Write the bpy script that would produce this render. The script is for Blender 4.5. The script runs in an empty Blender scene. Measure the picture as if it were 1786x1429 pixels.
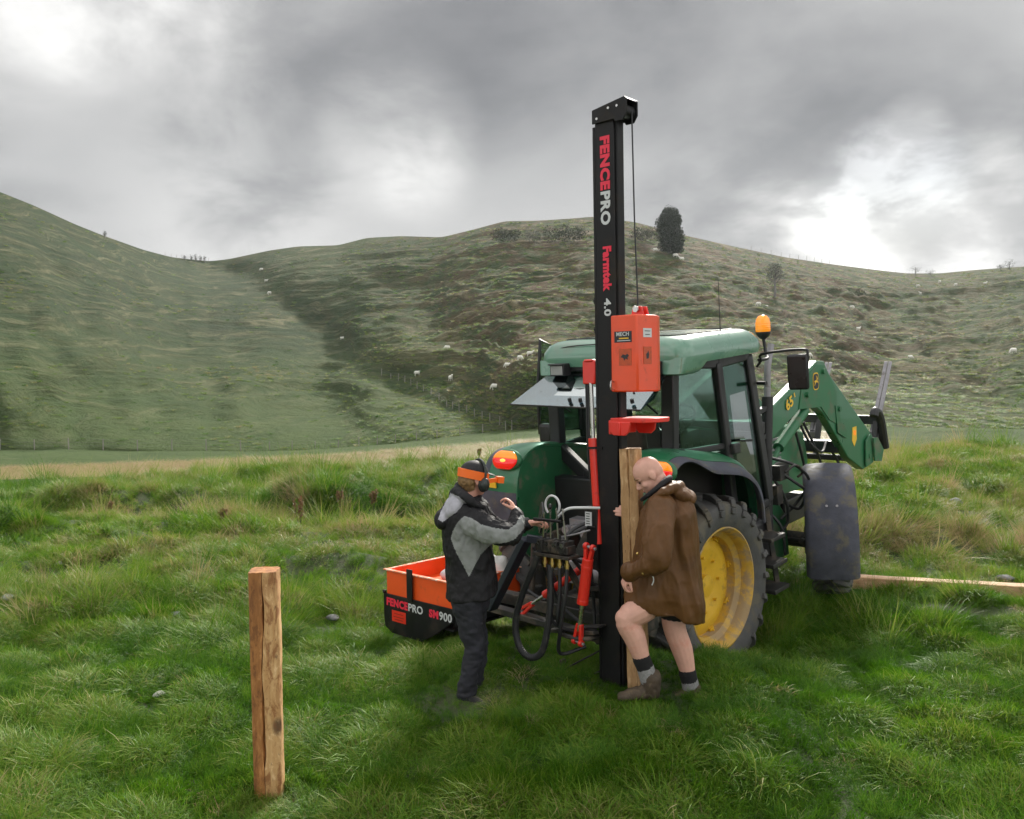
import bpy, bmesh, math, random
import numpy as np
from math import sin, cos, tan, atan, pi, radians, sqrt
from mathutils import Vector, Matrix, Euler

# ------------------------------------------------------------------ camera
SC = bpy.context.scene
COL = SC.collection
F, CX, CY, CAMZ = 1540.0, 893.0, 714.5, 2.4
PITCH = atan((714.5 - 635.0) / F)
cam = bpy.data.cameras.new('camera')
cam.sensor_width = 36.0
cam.lens = 36.0 * F / 1786.0
cam.clip_start, cam.clip_end = 0.1, 4000.0
co = bpy.data.objects.new('camera', cam)
co.location = (0, 0, CAMZ)
co.rotation_euler = (pi / 2 - PITCH, 0, 0)
COL.objects.link(co)
SC.camera = co

# ------------------------------------------------------------------ light
SUN_AZ, SUN_EL = radians(17), radians(33)
SC.view_settings.view_transform = 'Standard'
SC.view_settings.look = 'None'
SC.view_settings.exposure = 0.5
SC.view_settings.gamma = 1.0
SC.render.engine = 'CYCLES'
SC.cycles.use_denoising = True
SC.cycles.max_bounces = 6
SC.cycles.transparent_max_bounces = 12


def raydir(px, py):
    cp, sp = cos(PITCH), sin(PITCH)
    k = (py - CY) / F
    return Vector(((px - CX) / F, cp - sp * k, -sp - cp * k))


def at(px, py, Y):
    r = raydir(px, py)
    return Vector((0, 0, CAMZ)) + r * (Y / r.y)


def atn(px, py, Y):                      # the same for numpy arrays
    cp, sp = cos(PITCH), sin(PITCH)
    k = (py - CY) / F
    ry = cp - sp * k
    s = Y / ry
    return np.stack([(px - CX) / F * s, Y + 0 * s, CAMZ + (-sp - cp * k) * s], -1)


class NT:                                 # small node-tree helper
    def __init__(s, t):
        s.t = t

    def n(s, kind, ins=None, **kw):
        nd = s.t.nodes.new(kind)
        for k, v in kw.items():
            setattr(nd, k, v)
        for k, v in (ins or {}).items():
            sock = nd.inputs[k]
            if isinstance(v, bpy.types.NodeSocket):
                s.t.links.new(v, sock)
            else:
                sock.default_value = v
        return nd

    def math(s, op, a, b=0.0, c=0.0, clamp=False):
        return s.n('ShaderNodeMath', {0: a, 1: b, 2: c}, operation=op, use_clamp=clamp).outputs[0]

    def mix(s, f, a, b, bt='MIX'):
        nd = s.n('ShaderNodeMix', {0: f, 6: a, 7: b}, data_type='RGBA', blend_type=bt)
        return nd.outputs[2]

    def noise(s, vec, scale, detail=4, rough=.5, dist=0.0):
        return s.n('ShaderNodeTexNoise', {'Vector': vec, 'Scale': scale, 'Detail': detail, 'Roughness': rough, 'Distortion': dist}).outputs[0]

    def rng(s, v, a, b, c=0.0, d=1.0, smooth=False):
        nd = s.n('ShaderNodeMapRange', {0: v, 1: a, 2: b, 3: c, 4: d})
        if smooth:
            nd.interpolation_type = 'SMOOTHSTEP'
        return nd.outputs[0]

    def vec(s, op, a, b=None, scale=None):
        i = {0: a}
        if b is not None:
            i[1] = b
        if scale is not None:
            i['Scale'] = scale
        nd = s.n('ShaderNodeVectorMath', i, operation=op)
        return nd.outputs[1] if op in ('DOT_PRODUCT', 'LENGTH') else nd.outputs[0]


def make_world():
    w = bpy.data.worlds.new('World')
    SC.world = w
    w.use_nodes = True
    t = w.node_tree
    t.nodes.clear()
    g = NT(t)
    d = g.vec('NORMALIZE', g.n('ShaderNodeTexCoord').outputs['Generated'])
    sep = g.n('ShaderNodeSeparateXYZ', {0: d})
    zz = g.math('ADD', g.math('MAXIMUM', sep.outputs[2], 0.0), 0.48)
    inv = g.math('DIVIDE', 1.0, zz)
    p = g.vec('SCALE', d, scale=inv)
    n1 = g.noise(g.vec('ADD', p, (3.1, 1.7, 0)), 1.7, 6, .48, .25)
    n2 = g.noise(g.vec('ADD', p, (0.4, 5.2, 0)), 4.6, 9, .58, .25)
    nn = g.math('ADD', g.math('MULTIPLY', n1, .73), g.math('MULTIPLY', n2, .27))
    base = g.math('ADD', g.rng(nn, .38, .63, .150, .375, True), g.rng(sep.outputs[2], .24, .02, 0, .09, True))

    def blob(px, py, inner, outer, amp, lo=.35, hi=.65):
        v = raydir(px, py).normalized()
        dt = g.vec('DOT_PRODUCT', d, tuple(v))
        m = g.rng(dt, cos(radians(outer)), cos(radians(inner)), 0, 1, True)
        k = g.rng(n2, lo, hi, .35, 1.0, True)
        return g.math('MULTIPLY', g.math('MULTIPLY', m, k), amp)
    s = base
    for b in ((1600, 465, 0, 5.5, .50), (1430, 465, 0, 3.8, .28), (1760, 455, 0, 4.2, .34), (1360, 380, 0, 3.6, .22), (1480, 455, 0, 4.0, .30), (1710, 330, 0, 4.0, .26), (1590, 235, 0, 2.6, .20), (1330, 330, 0, 6, .08), (690, 230, 1, 6.0, .20), (740, 300, 0, 4, .10), (130, -20, 1, 6.5, .34), (330, 0, 0, 5, .22), (50, 110, 1, 5, .12), (400, 330, 2, 9, .10)):
        s = g.math('ADD', s, blob(*b))
    for b in ((930, 90, 2, 13, -.10), (130, 290, 1, 8, -.06), (1250, 60, 2, 10, -.08), (1560, 90, 1, 8, -.09), (1500, 350, 0, 3.2, -.16), (1640, 300, 0, 2.6, -.16), (1420, 385, 0, 1.6, -.10)):
        s = g.math('ADD', s, blob(*b))
    # unseen sky overhead and behind the camera, brightened as fill for the ground
    up = g.rng(sep.outputs[2], .42, .80, 0, 1, True)
    bk = g.rng(sep.outputs[1], .45, -.25, 0, 1, True)
    lift = g.math('MAXIMUM', up, bk)
    s = g.math('MULTIPLY', s, g.math('ADD', 1.0, g.math('MULTIPLY', lift, 2.2)))
    col = g.n('ShaderNodeCombineXYZ', {0: g.math('MULTIPLY_ADD', s, 1.015, -.004), 1: s, 2: g.math('MULTIPLY_ADD', s, .955, .020)}).outputs[0]
    sky = g.n('ShaderNodeTexSky', sky_type='NISHITA', sun_disc=False, sun_elevation=SUN_EL, sun_rotation=SUN_AZ)
    b1 = g.n('ShaderNodeBackground', {0: sky.outputs[0], 1: .08})
    b2 = g.n('ShaderNodeBackground', {0: col, 1: 1.0})
    gap = blob(1560, 330, 0, 5, .55, .45, .60)
    gap2 = blob(1440, 380, 0, 3, .4, .45, .60)
    mx = g.n('ShaderNodeMixShader', {0: g.math('ADD', gap, gap2, clamp=True), 1: b2.outputs[0], 2: b1.outputs[0]})
    g.n('ShaderNodeOutputWorld', {0: mx.outputs[0]})
    w.cycles.sampling_method = 'MANUAL'
    w.cycles.sample_map_resolution = 512


make_world()
sl = bpy.data.lights.new('sun', 'SUN')
sl.energy, sl.angle, sl.color = 5.0, radians(7), (1.0, .95, .86)
so = bpy.data.objects.new('sun', sl)
so.rotation_euler = (-(pi / 2 - SUN_EL), 0, -SUN_AZ)
so.location = (10, 20, 30)
COL.objects.link(so)

# ------------------------------------------------------------------ helpers


def tag(o, label=None, cat=None, group=None, kind=None):
    for k, v in (('label', label), ('category', cat), ('group', group), ('kind', kind)):
        if v:
            o[k] = v
    return o


def thing(name, label, cat, loc=(0, 0, 0), rot=(0, 0, 0), group=None):
    o = bpy.data.objects.new(name, None)
    o.empty_display_size = .3
    o.location = loc
    o.rotation_euler = rot
    COL.objects.link(o)
    return tag(o, label, cat, group)


def link(name, me, parent=None):
    o = bpy.data.objects.new(name, me)
    COL.objects.link(o)
    if parent:
        o.parent = parent
    return o


def crom(pts, n=6):                       # Catmull-Rom through points
    P = [Vector(p) for p in pts]
    if len(P) < 3:
        return P
    P = [P[0] * 2 - P[1]] + P + [P[-1] * 2 - P[-2]]
    out = []
    for i in range(1, len(P) - 2):
        a, b, c, d = P[i - 1:i + 3]
        for k in range(n):
            t = k / n
            out.append(.5 * ((2 * b) + (c - a) * t + (2 * a - 5 * b + 4 * c - d) * t * t + (3 * b - a - 3 * c + d) * t ** 3))
    out.append(P[-2])
    return out


class MB:
    def __init__(s):
        s.v, s.f, s.m, s.cur = [], [], [], 0

    def add(s, vs, fs):
        o = len(s.v)
        s.v += [tuple(p) for p in vs]
        s.f += [tuple(i + o for i in f) for f in fs]
        s.m += [s.cur] * len(fs)
        return s

    def box(s, c, d, R=None):
        c = Vector(c)
        vs = []
        for i in range(8):
            q = Vector(((i & 1) - .5, ((i >> 1) & 1) - .5, ((i >> 2) & 1) - .5))
            q = Vector((q.x * d[0], q.y * d[1], q.z * d[2]))
            if R is not None:
                q = R @ q
            vs.append(c + q)
        return s.add(vs, [(0, 2, 3, 1), (4, 5, 7, 6), (0, 1, 5, 4), (2, 6, 7, 3), (0, 4, 6, 2), (1, 3, 7, 5)])

    def bar(s, a, b, w, h, up=(0, 0, 1), w2=None, h2=None):
        a, b = Vector(a), Vector(b)
        z = (b - a).normalized()
        x = z.cross(Vector(up))
        if x.length < 1e-4:
            x = z.cross(Vector((1, 0, 0)))
        x.normalize()
        y = x.cross(z)
        vs = []
        for p, ww, hh in ((a, w, h), (b, w2 or w, h2 or h)):
            vs += [p + x * (i * ww / 2) + y * (j * hh / 2) for i, j in ((-1, -1), (1, -1), (1, 1), (-1, 1))]
        return s.add(vs, [(3, 2, 1, 0), (4, 5, 6, 7), (0, 1, 5, 4), (1, 2, 6, 5), (2, 3, 7, 6), (3, 0, 4, 7)])

    def ring(s, c, u, v, n):
        return [c + u * cos(2 * pi * i / n) + v * sin(2 * pi * i / n) for i in range(n)]

    def loft(s, rings, cap=True, close=False):
        n = len(rings[0])
        vs = [p for r in rings for p in r]
        fs = []
        for k in range(len(rings) - (0 if close else 1)):
            k2 = (k + 1) % len(rings)
            for i in range(n):
                j = (i + 1) % n
                fs.append((k * n + i, k * n + j, k2 * n + j, k2 * n + i))
        if cap and not close:
            fs.append(tuple(range(n - 1, -1, -1)))
            fs.append(tuple((len(rings) - 1) * n + i for i in range(n)))
        return s.add(vs, fs)

    def cyl(s, a, b, r0, r1=None, n=14):
        return s.tube([a, b], [r0, r0 if r1 is None else r1], n)

    def tube(s, pts, r, n=10, smooth=0, close=False):
        P = crom(pts, smooth) if smooth else [Vector(p) for p in pts]
        m = len(P)
        if isinstance(r, (int, float)):
            R = [r] * m
        else:
            xs = np.linspace(0, len(r) - 1, m)
            R = list(np.interp(xs, range(len(r)), r))
        x = None
        rings = []
        for i in range(m):
            a = P[(i - 1) % m] if close else P[max(i - 1, 0)]
            b = P[(i + 1) % m] if close else P[min(i + 1, m - 1)]
            t = (b - a).normalized()
            if x is None:
                x = t.orthogonal().normalized()
            else:
                x = (x - t * x.dot(t)).normalized()
            y = t.cross(x)
            rings.append(s.ring(P[i], x * R[i], y * R[i], n))
        return s.loft(rings, True, close)

    def lathe(s, prof, o, axis, n=32, close=False, a0=0, a1=2 * pi):
        # prof: (radius, height along axis)
        o, ax = Vector(o), Vector(axis).normalized()
        x = ax.orthogonal().normalized()
        if abs(ax.x) > .9:
            x = Vector((0, 0, 1))
        y = ax.cross(x)
        rings = []
        full = abs(a1 - a0 - 2 * pi) < 1e-6
        for r, h in prof:
            rings.append([o + ax * h + (x * cos(2 * pi * i / n) + y * sin(2 * pi * i / n)) * max(r, 1e-4) for i in range(n)])
        return s.loft(rings, False, close)

    def prism(s, poly, axis, a, b):
        def P(q, h):
            return {'x': (h, q[0], q[1]), 'y': (q[0], h, q[1]), 'z': (q[0], q[1], h)}[axis]
        n = len(poly)
        vs = [P(q, a) for q in poly] + [P(q, b) for q in poly]
        fs = [tuple(range(n)), tuple(range(2 * n - 1, n - 1, -1))]
        fs += [(i, (i + 1) % n, n + (i + 1) % n, n + i) for i in range(n)]
        return s.add(vs, fs)

    def ell(s, c, r, R=None, nu=16, nv=10):
        c = Vector(c)
        if isinstance(r, (int, float)):
            r = (r, r, r)
        vs, fs = [], []
        for j in range(1, nv):
            for i in range(nu):
                a, b = 2 * pi * i / nu, pi * j / nv
                q = Vector((r[0] * sin(b) * cos(a), r[1] * sin(b) * sin(a), r[2] * cos(b)))
                vs.append(c + (R @ q if R is not None else q))
        for e in (1, -1):
            q = Vector((0, 0, e * r[2]))
            vs.append(c + (R @ q if R is not None else q))
        N = len(vs)
        for j in range(nv - 2):
            for i in range(nu):
                k = (i + 1) % nu
                fs.append((j * nu + i, (j + 1) * nu + i, (j + 1) * nu + k, j * nu + k))
        for i in range(nu):
            k = (i + 1) % nu
            fs.append((N - 2, i, k))
            fs.append((N - 1, (nv - 2) * nu + k, (nv - 2) * nu + i))
        return s.add(vs, fs)

    def limb(s, pts, rad, n=14, smooth=4):   # tapered round-ended tube
        P = crom(pts, smooth) if len(pts) > 2 and smooth else [Vector(p) for p in pts]
        s.tube(P, rad, n)
        for p, r in ((P[0], rad[0]), (P[-1], rad[-1])):
            s.ell(p, r, None, n, 8)
        return s

    def shell(s, grid, th):                  # grid[i][j] of points -> sheet with thickness
        ni, nj = len(grid), len(grid[0])
        G = [[Vector(p) for p in row] for row in grid]
        N = [[None] * nj for _ in range(ni)]
        for i in range(ni):
            for j in range(nj):
                a = G[min(i + 1, ni - 1)][j] - G[max(i - 1, 0)][j]
                b = G[i][min(j + 1, nj - 1)] - G[i][max(j - 1, 0)]
                N[i][j] = a.cross(b).normalized() * th
        vs = [p for row in G for p in row] + [G[i][j] - N[i][j] for i in range(ni) for j in range(nj)]
        o = ni * nj
        fs = []
        for i in range(ni - 1):
            for j in range(nj - 1):
                a, b, c, d = i * nj + j, (i + 1) * nj + j, (i + 1) * nj + j + 1, i * nj + j + 1
                fs += [(a, b, c, d), (o + d, o + c, o + b, o + a)]
        for i in range(ni - 1):
            for j in (0, nj - 1):
                fs.append((i * nj + j, (i + 1) * nj + j, o + (i + 1) * nj + j, o + i * nj + j))
        for j in range(nj - 1):
            for i in (0, ni - 1):
                fs.append((i * nj + j, i * nj + j + 1, o + i * nj + j + 1, o + i * nj + j))
        return s.add(vs, fs)

    def mesh(s, name, mats, smooth=35, recalc=True):
        me = bpy.data.meshes.new(name)
        me.from_pydata(s.v, [], s.f)
        if not isinstance(mats, (list, tuple)):
            mats = [mats]
        for m in mats:
            me.materials.append(m)
        me.polygons.foreach_set('material_index', s.m)
        if recalc:
            b = bmesh.new()
            b.from_mesh(me)
            bmesh.ops.recalc_face_normals(b, faces=b.faces)
            b.to_mesh(me)
            b.free()
        if smooth:
            me.shade_smooth()
            me.set_sharp_from_angle(angle=radians(smooth))
        me.update()
        return me

    def build(s, name, mats, parent=None, bevel=0, smooth=35, seg=2):
        o = link(name, s.mesh(name, mats, smooth), parent)
        if bevel:
            m = o.modifiers.new('bevel', 'BEVEL')
            m.width, m.segments, m.limit_method, m.angle_limit = bevel, seg, 'ANGLE', radians(40)
            m.harden_normals = False
        return o


def evaluated(me_in, mods):
    o = bpy.data.objects.new('work', me_in)
    COL.objects.link(o)
    for kind, kw in mods:
        m = o.modifiers.new(kind.lower(), kind)
        for k, v in kw.items():
            setattr(m, k, v)
    dg = bpy.context.evaluated_depsgraph_get()
    dg.update()
    me = bpy.data.meshes.new_from_object(o.evaluated_get(dg))
    bpy.data.objects.remove(o)
    return me


def remeshed(mb, voxel, iters=4, mat=None, fac=.5):
    me = mb.mesh('raw', mat or bpy.data.materials[0], 0)
    me = evaluated(me, [('REMESH', dict(mode='VOXEL', voxel_size=voxel)), ('SMOOTH', dict(factor=fac, iterations=iters))])
    me.shade_smooth()
    return me


def mverts(me):
    a = np.empty(len(me.vertices) * 3, np.float32)
    me.vertices.foreach_get('co', a)
    return a.reshape(-1, 3)


def mnorms(me):
    a = np.empty(len(me.vertices) * 3, np.float32)
    me.vertices.foreach_get('normal', a)
    return a.reshape(-1, 3)


def setverts(me, a):
    me.vertices.foreach_set('co', np.ascontiguousarray(a, np.float32).ravel())
    me.update()


def npmesh(name, v, quads, mat):
    me = bpy.data.meshes.new(name)
    v = np.asarray(v, np.float32)
    q = np.asarray(quads, np.int32)
    k = q.shape[1]
    me.vertices.add(len(v))
    me.vertices.foreach_set('co', v.ravel())
    me.loops.add(q.size)
    me.loops.foreach_set('vertex_index', q.ravel())
    me.polygons.add(len(q))
    me.polygons.foreach_set('loop_start', np.arange(0, q.size, k, dtype=np.int32))
    me.update(calc_edges=True)
    me.validate()
    if mat:
        me.materials.append(mat)
    return me


# numpy value noise
def _h(ix, iy, iz, seed):
    n = (ix.astype(np.int64) * 374761393 + iy.astype(np.int64) * 668265263 + iz.astype(np.int64) * 2147483647 + seed * 1274126177) & 0xffffffff
    n = ((n ^ (n >> 13)) * 1274126177) & 0xffffffff
    return ((n ^ (n >> 16)) & 0xffff) / 65535.0


def vnoise(x, y, z=0.0, seed=0):
    x, y = np.asarray(x, float), np.asarray(y, float)
    z = np.zeros_like(x) + z
    ix, iy, iz = np.floor(x), np.floor(y), np.floor(z)
    f = [q - i for q, i in ((x, ix), (y, iy), (z, iz))]
    f = [q * q * (3 - 2 * q) for q in f]
    r = 0
    for a in (0, 1):
        for b in (0, 1):
            for c in (0, 1):
                w = (f[0] if a else 1 - f[0]) * (f[1] if b else 1 - f[1]) * (f[2] if c else 1 - f[2])
                r = r + w * _h(ix + a, iy + b, iz + c, seed)
    return r * 2 - 1


def fbm(x, y, z=0.0, seed=0, oct=4, gain=.5):
    r, a, k = 0, 1.0, 1.0
    for o in range(oct):
        r = r + a * vnoise(np.asarray(x) * k, np.asarray(y) * k, np.asarray(z) * k, seed + o * 17)
        a *= gain
        k *= 2.03
    return r


# ------------------------------------------------------------------ materials
def mat(name, col, rough=.5, metal=0.0, var=.15, scale=6.0, bump=0.0, bscale=40.0, spec=.5, coat=0.0, dirt=None, damt=.4, dscale=4.0, stretch=None, emit=0.0):
    m = bpy.data.materials.new(name)
    m.use_nodes = True
    g = NT(m.node_tree)
    b = m.node_tree.nodes['Principled BSDF']
    tc = g.n('ShaderNodeTexCoord').outputs['Object']
    if stretch:
        tc = g.n('ShaderNodeMapping', {0: tc, 3: stretch}).outputs[0]
    c = (*col, 1)
    nz = g.noise(tc, scale, 5, .6)
    k = g.rng(nz, .3, .7, 1 - var, 1 + var)
    colr = g.mix(1.0, c, g.n('ShaderNodeCombineXYZ', {0: k, 1: k, 2: k}).outputs[0], 'MULTIPLY')
    rr = g.rng(nz, .3, .7, max(rough - .08, .02), min(rough + .08, 1))
    if dirt:
        dn = g.noise(tc, dscale, 8, .65, .3)
        f = g.rng(dn, .62 - .25 * damt, .78 - .25 * damt, 0, min(1, damt * 1.6), True)
        colr = g.mix(f, colr, (*dirt, 1))
        rr = g.math('ADD', rr, g.math('MULTIPLY', f, .3), clamp=True)
    m.node_tree.links.new(colr, b.inputs['Base Color'])
    m.node_tree.links.new(rr, b.inputs['Roughness'])
    b.inputs['Metallic'].default_value = metal
    b.inputs['Specular IOR Level'].default_value = spec
    b.inputs['Coat Weight'].default_value = coat
    if bump:
        bn = g.n('ShaderNodeBump', {'Strength': bump, 'Distance': .01, 'Height': g.noise(tc, bscale, 6, .6)})
        m.node_tree.links.new(bn.outputs[0], b.inputs['Normal'])
    if emit:
        b.inputs['Emission Color'].default_value = c
        b.inputs['Emission Strength'].default_value = emit
    m.diffuse_color = c
    return m


MUD = (.13, .10, .065)
M = {}
M['green'] = mat('green_paint', (.022, .15, .065), .33, 0, .12, 3, coat=.25, dirt=(.16, .17, .12), damt=.35, dscale=2.5)
M['green_old'] = mat('green_paint_dusty', (.025, .145, .06), .45, 0, .15, 4, dirt=(.15, .15, .10), damt=.45, dscale=5)
M['roof'] = mat('roof_plastic', (.12, .27, .19), .28, 0, .08, 2, coat=1.0, dirt=(.2, .22, .18), damt=.3, dscale=2)
M['black'] = mat('black_plastic', (.016, .016, .018), .45, 0, .2, 8, dirt=(.10, .085, .065), damt=.25)
M['grey_plastic'] = mat('weathered_plastic', (.070, .073, .095), .72, 0, .3, 6, .25, 50, spec=.3, dirt=(.15, .135, .095), damt=.5, dscale=5)
M['tyre'] = mat('tyre_rubber', (.075, .075, .074), .8, 0, .25, 9, .3, 50, dirt=(.12, .11, .085), damt=.6, dscale=5)
M['yellow'] = mat('yellow_rim', (.66, .40, .025), .42, 0, .1, 5, dirt=(.10, .065, .03), damt=.3, dscale=9)
M['yellow_mud'] = mat('muddy_rim', (.58, .36, .05), .5, 0, .2, 6, .2, 60, dirt=(.36, .26, .14), damt=.8, dscale=6)
M['orange'] = mat('orange_paint', (.80, .072, .012), .38, 0, .07, 5, coat=.15, dirt=(.3, .05, .02), damt=.25, dscale=9)
M['orange2'] = mat('orange_bin_paint', (.84, .095, .012), .45, 0, .08, 5, dirt=(.35, .08, .03), damt=.25, dscale=9)
M['red'] = mat('red_paint', (.74, .028, .016), .35, 0, .08, 6, coat=.2, dirt=(.2, .03, .02), damt=.25, dscale=12)
M['mast'] = mat('mast_steel_black', (.006, .006, .007), .5, 0, .3, 7, .05, 80, spec=.3, dirt=(.035, .026, .018), damt=.42, dscale=3)
M['frame'] = mat('frame_steel', (.028, .027, .026), .5, .2, .3, 8, .1, 60, dirt=(.12, .095, .07), damt=.55, dscale=6)
M['steel'] = mat('bright_steel', (.55, .55, .54), .28, 1.0, .1, 9)
M['galv'] = mat('grey_steel', (.30, .29, .31), .5, .4, .2, 9, .1, 50, dirt=(.14, .11, .09), damt=.4, dscale=9)
M['brass'] = mat('brass', (.65, .45, .16), .35, 1.0, .1, 9)
M['hose'] = mat('hose_rubber', (.018, .019, .022), .5, 0, .2, 20, dirt=(.08, .07, .055), damt=.35, dscale=14)
M['white_dec'] = mat('white_decal', (.60, .62, .63), .5, 0, .05)
M['red_dec'] = mat('red_decal', (.80, .02, .06), .5, 0, .05)
M['yel_dec'] = mat('yellow_decal', (.85, .52, .03), .5, 0, .08, 30)
M['blk_dec'] = mat('black_decal', (.012, .014, .02), .45, 0, .1)
M['dark_int'] = mat('dark_interior', (.03, .027, .024), .7, 0, .3, 8)
M['brown_int'] = mat('brown_seat_fabric', (.06, .042, .03), .8, 0, .3, 12)
M['lamp_red'] = mat('lamp_red', (.75, .012, .01), .18, 0, .05, emit=.35, coat=.5)
M['lamp_amb'] = mat('lamp_amber', (.95, .26, .01), .18, 0, .05, emit=.35, coat=.5)
M['lamp_hot'] = mat('lamp_glow', (1.0, .38, .06), .3, 0, .05, emit=1.2)
M['lens'] = mat('lamp_lens', (.35, .36, .36), .15, 0, .1, spec=.8, coat=.5)
M['beacon'] = mat('beacon_amber', (.95, .30, .012), .15, 0, .08, 20, coat=.8, emit=.30)
M['mirror'] = mat('mirror_back', (.02, .02, .022), .3, 0, .2, 6)
M['skin'] = mat('skin', (.66, .37, .29), .5, 0, .10, 14, .08, 120, spec=.4, dirt=(.60, .25, .18), damt=.36, dscale=7)
M['skin2'] = mat('skin_ruddy', (.62, .32, .24), .5, 0, .10, 14, .08, 120, spec=.4, dirt=(.62, .22, .16), damt=.3, dscale=12)
M['coat'] = mat('brown_oilskin', (.112, .049, .014), .52, 0, .2, 5, .3, 26, spec=.35, dirt=(.070, .031, .010), damt=.4, dscale=3.5)
M['jacket'] = mat('black_jacket', (.012, .012, .014), .7, 0, .15, 8, .15, 40, spec=.3)
M['jacket_grey'] = mat('grey_panel', (.23, .245, .24), .7, 0, .12, 9, .25, 45)
M['hood_grey'] = mat('pale_hood', (.36, .36, .40), .7, 0, .15, 20, .2, 45)
M['jeans'] = mat('dark_denim', (.017, .018, .026), .8, 0, .35, 7, .35, 35)
M['boot'] = mat('muddy_boot', (.06, .042, .026), .7, 0, .3, 18, .4, 60, dirt=(.14, .105, .065), damt=.5, dscale=14)
M['shoe'] = mat('black_shoe', (.012, .012, .013), .8, 0, .3, 18, .2, 60)
M['sock_blk'] = mat('black_sock', (.008, .008, .009), .9, 0, .2, 60, .4, 200)
M['sock_gry'] = mat('grey_sock', (.25, .25, .25), .9, 0, .25, 60, .5, 200)
M['cap'] = mat('black_cap', (.010, .010, .012), .7, 0, .2, 20)
M['hivis'] = mat('orange_band', (.92, .16, .012), .5, 0, .06)
M['muff'] = mat('ear_muff', (.02, .026, .024), .4, 0, .2, 10)
M['hair'] = mat('fair_hair', (.22, .13, .05), .6, 0, .35, 60, .5, 150)
M['eye'] = mat('eye_dark', (.03, .015, .01), .2)
M['lip'] = mat('lip', (.33, .10, .08), .5)
M['sack'] = mat('white_sack', (.56, .56, .54), .7, 0, .12, 6, .4, 14)
M['sheep'] = mat('fleece', (.80, .78, .72), .9, 0, .15, 8)
M['sheep_face'] = mat('sheep_face', (.30, .27, .24), .8)
M['rock'] = mat('field_stone', (.15, .15, .155), .85, 0, .3, 9, .5, 25)
M['pale_rock'] = mat('pale_stone', (.34, .33, .31), .85, 0, .25, 9, .5, 25)
M['bark'] = mat('bark', (.09, .075, .06), .9, 0, .3, 8, .6, 18, stretch=(1, 1, .2))
M['grey_bark'] = mat('grey_bark', (.16, .15, .14), .9, 0, .3, 3)
M['fpost'] = mat('weathered_fence_post', (.27, .25, .22), .9, 0, .25, 3)
M['wire'] = mat('fence_wire', (.2, .2, .2), .5, .6)


def wood(name, a, b, knot, stain):
    m = bpy.data.materials.new(name)
    m.use_nodes = True
    g = NT(m.node_tree)
    bs = m.node_tree.nodes['Principled BSDF']
    tc = g.n('ShaderNodeTexCoord').outputs['Object']
    v = g.n('ShaderNodeMapping', {0: tc, 3: (1, 1, .09)}).outputs[0]
    gr = g.noise(v, 46, 6, .6, .6)
    c = g.mix(g.rng(gr, .3, .7), (*a, 1), (*b, 1))
    st = g.noise(g.n('ShaderNodeMapping', {0: tc, 3: (1, 1, .3)}).outputs[0], 6, 5, .6, .4)
    c = g.mix(g.rng(st, .48, .72, 0, .8, True), c, (*stain, 1))
    kn = g.n('ShaderNodeTexVoronoi', {'Vector': g.n('ShaderNodeMapping', {0: tc, 3: (1, 1, .55)}).outputs[0], 'Scale': 4.2, 'Randomness': 1.0}).outputs['Distance']
    c = g.mix(g.math('MULTIPLY', g.rng(kn, .07, .17, .85, 0, True), g.rng(st, .32, .46)), c, (*knot, 1))
    mo = g.noise(g.n('ShaderNodeMapping', {0: tc, 3: (1, 1, .4)}).outputs[0], 22, 7, .7, .5)
    c = g.mix(g.rng(mo, .50, .62, 0, .8, True), c, (*stain, 1))
    sp = g.noise(g.n('ShaderNodeMapping', {0: tc, 3: (1, 1, .35)}).outputs[0], 60, 4, .6, .3)
    c = g.mix(g.rng(sp, .64, .72, 0, .8, True), c, (*knot, 1))
    c = g.mix(g.rng(mo, .46, .36, 0, .6, True), c, (min(1, a[0] * 1.35), min(1, a[1] * 1.5), min(1, a[2] * 1.8), 1))
    ck = g.noise(g.n('ShaderNodeMapping', {0: tc, 3: (1, 1, .05)}).outputs[0], 30, 3, .5, .3)
    c = g.mix(g.rng(ck, .66, .72, 0, .7), c, (*knot, 1))
    m.node_tree.links.new(c, bs.inputs['Base Color'])
    bs.inputs['Roughness'].default_value = .75
    bn = g.n('ShaderNodeBump', {'Strength': .4, 'Distance': .006, 'Height': g.math('ADD', gr, g.math('MULTIPLY', ck, -1.2))})
    m.node_tree.links.new(bn.outputs[0], bs.inputs['Normal'])
    return m


M['wood'] = wood('pale_pine', (.50, .31, .15), (.40, .23, .10), (.10, .05, .025), (.34, .19, .08))
M['wood_old'] = wood('orange_pine', (.42, .185, .055), (.27, .105, .028), (.05, .026, .014), (.17, .066, .02))
M['wood_old2'] = wood('orange_pine_split_face', (.62, .39, .18), (.48, .26, .10), (.07, .035, .018), (.24, .09, .028))
M['plank'] = wood('plank_pine', (.50, .30, .17), (.42, .24, .12), (.12, .06, .03), (.36, .20, .10))


def glass(name, tint, refl=.12):
    m = bpy.data.materials.new(name)
    m.use_nodes = True
    t = m.node_tree
    t.nodes.clear()
    g = NT(t)
    tr = g.n('ShaderNodeBsdfTransparent', {0: (*tint, 1)})
    gl = g.n('ShaderNodeBsdfGlossy', {0: (.9, .95, .95, 1), 1: .04})
    fr = g.n('ShaderNodeFresnel', {0: 1.5}).outputs[0]
    f = g.math('ADD', g.math('MULTIPLY', fr, .35), refl, clamp=True)
    mx = g.n('ShaderNodeMixShader', {0: f, 1: tr.outputs[0], 2: gl.outputs[0]})
    g.n('ShaderNodeOutputMaterial', {0: mx.outputs[0]})
    return m


M['glass'] = glass('cab_glass', (.52, .64, .60), .0)
M['hatch'] = glass('rear_hatch_glass', (.36, .46, .52), .24)


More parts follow.
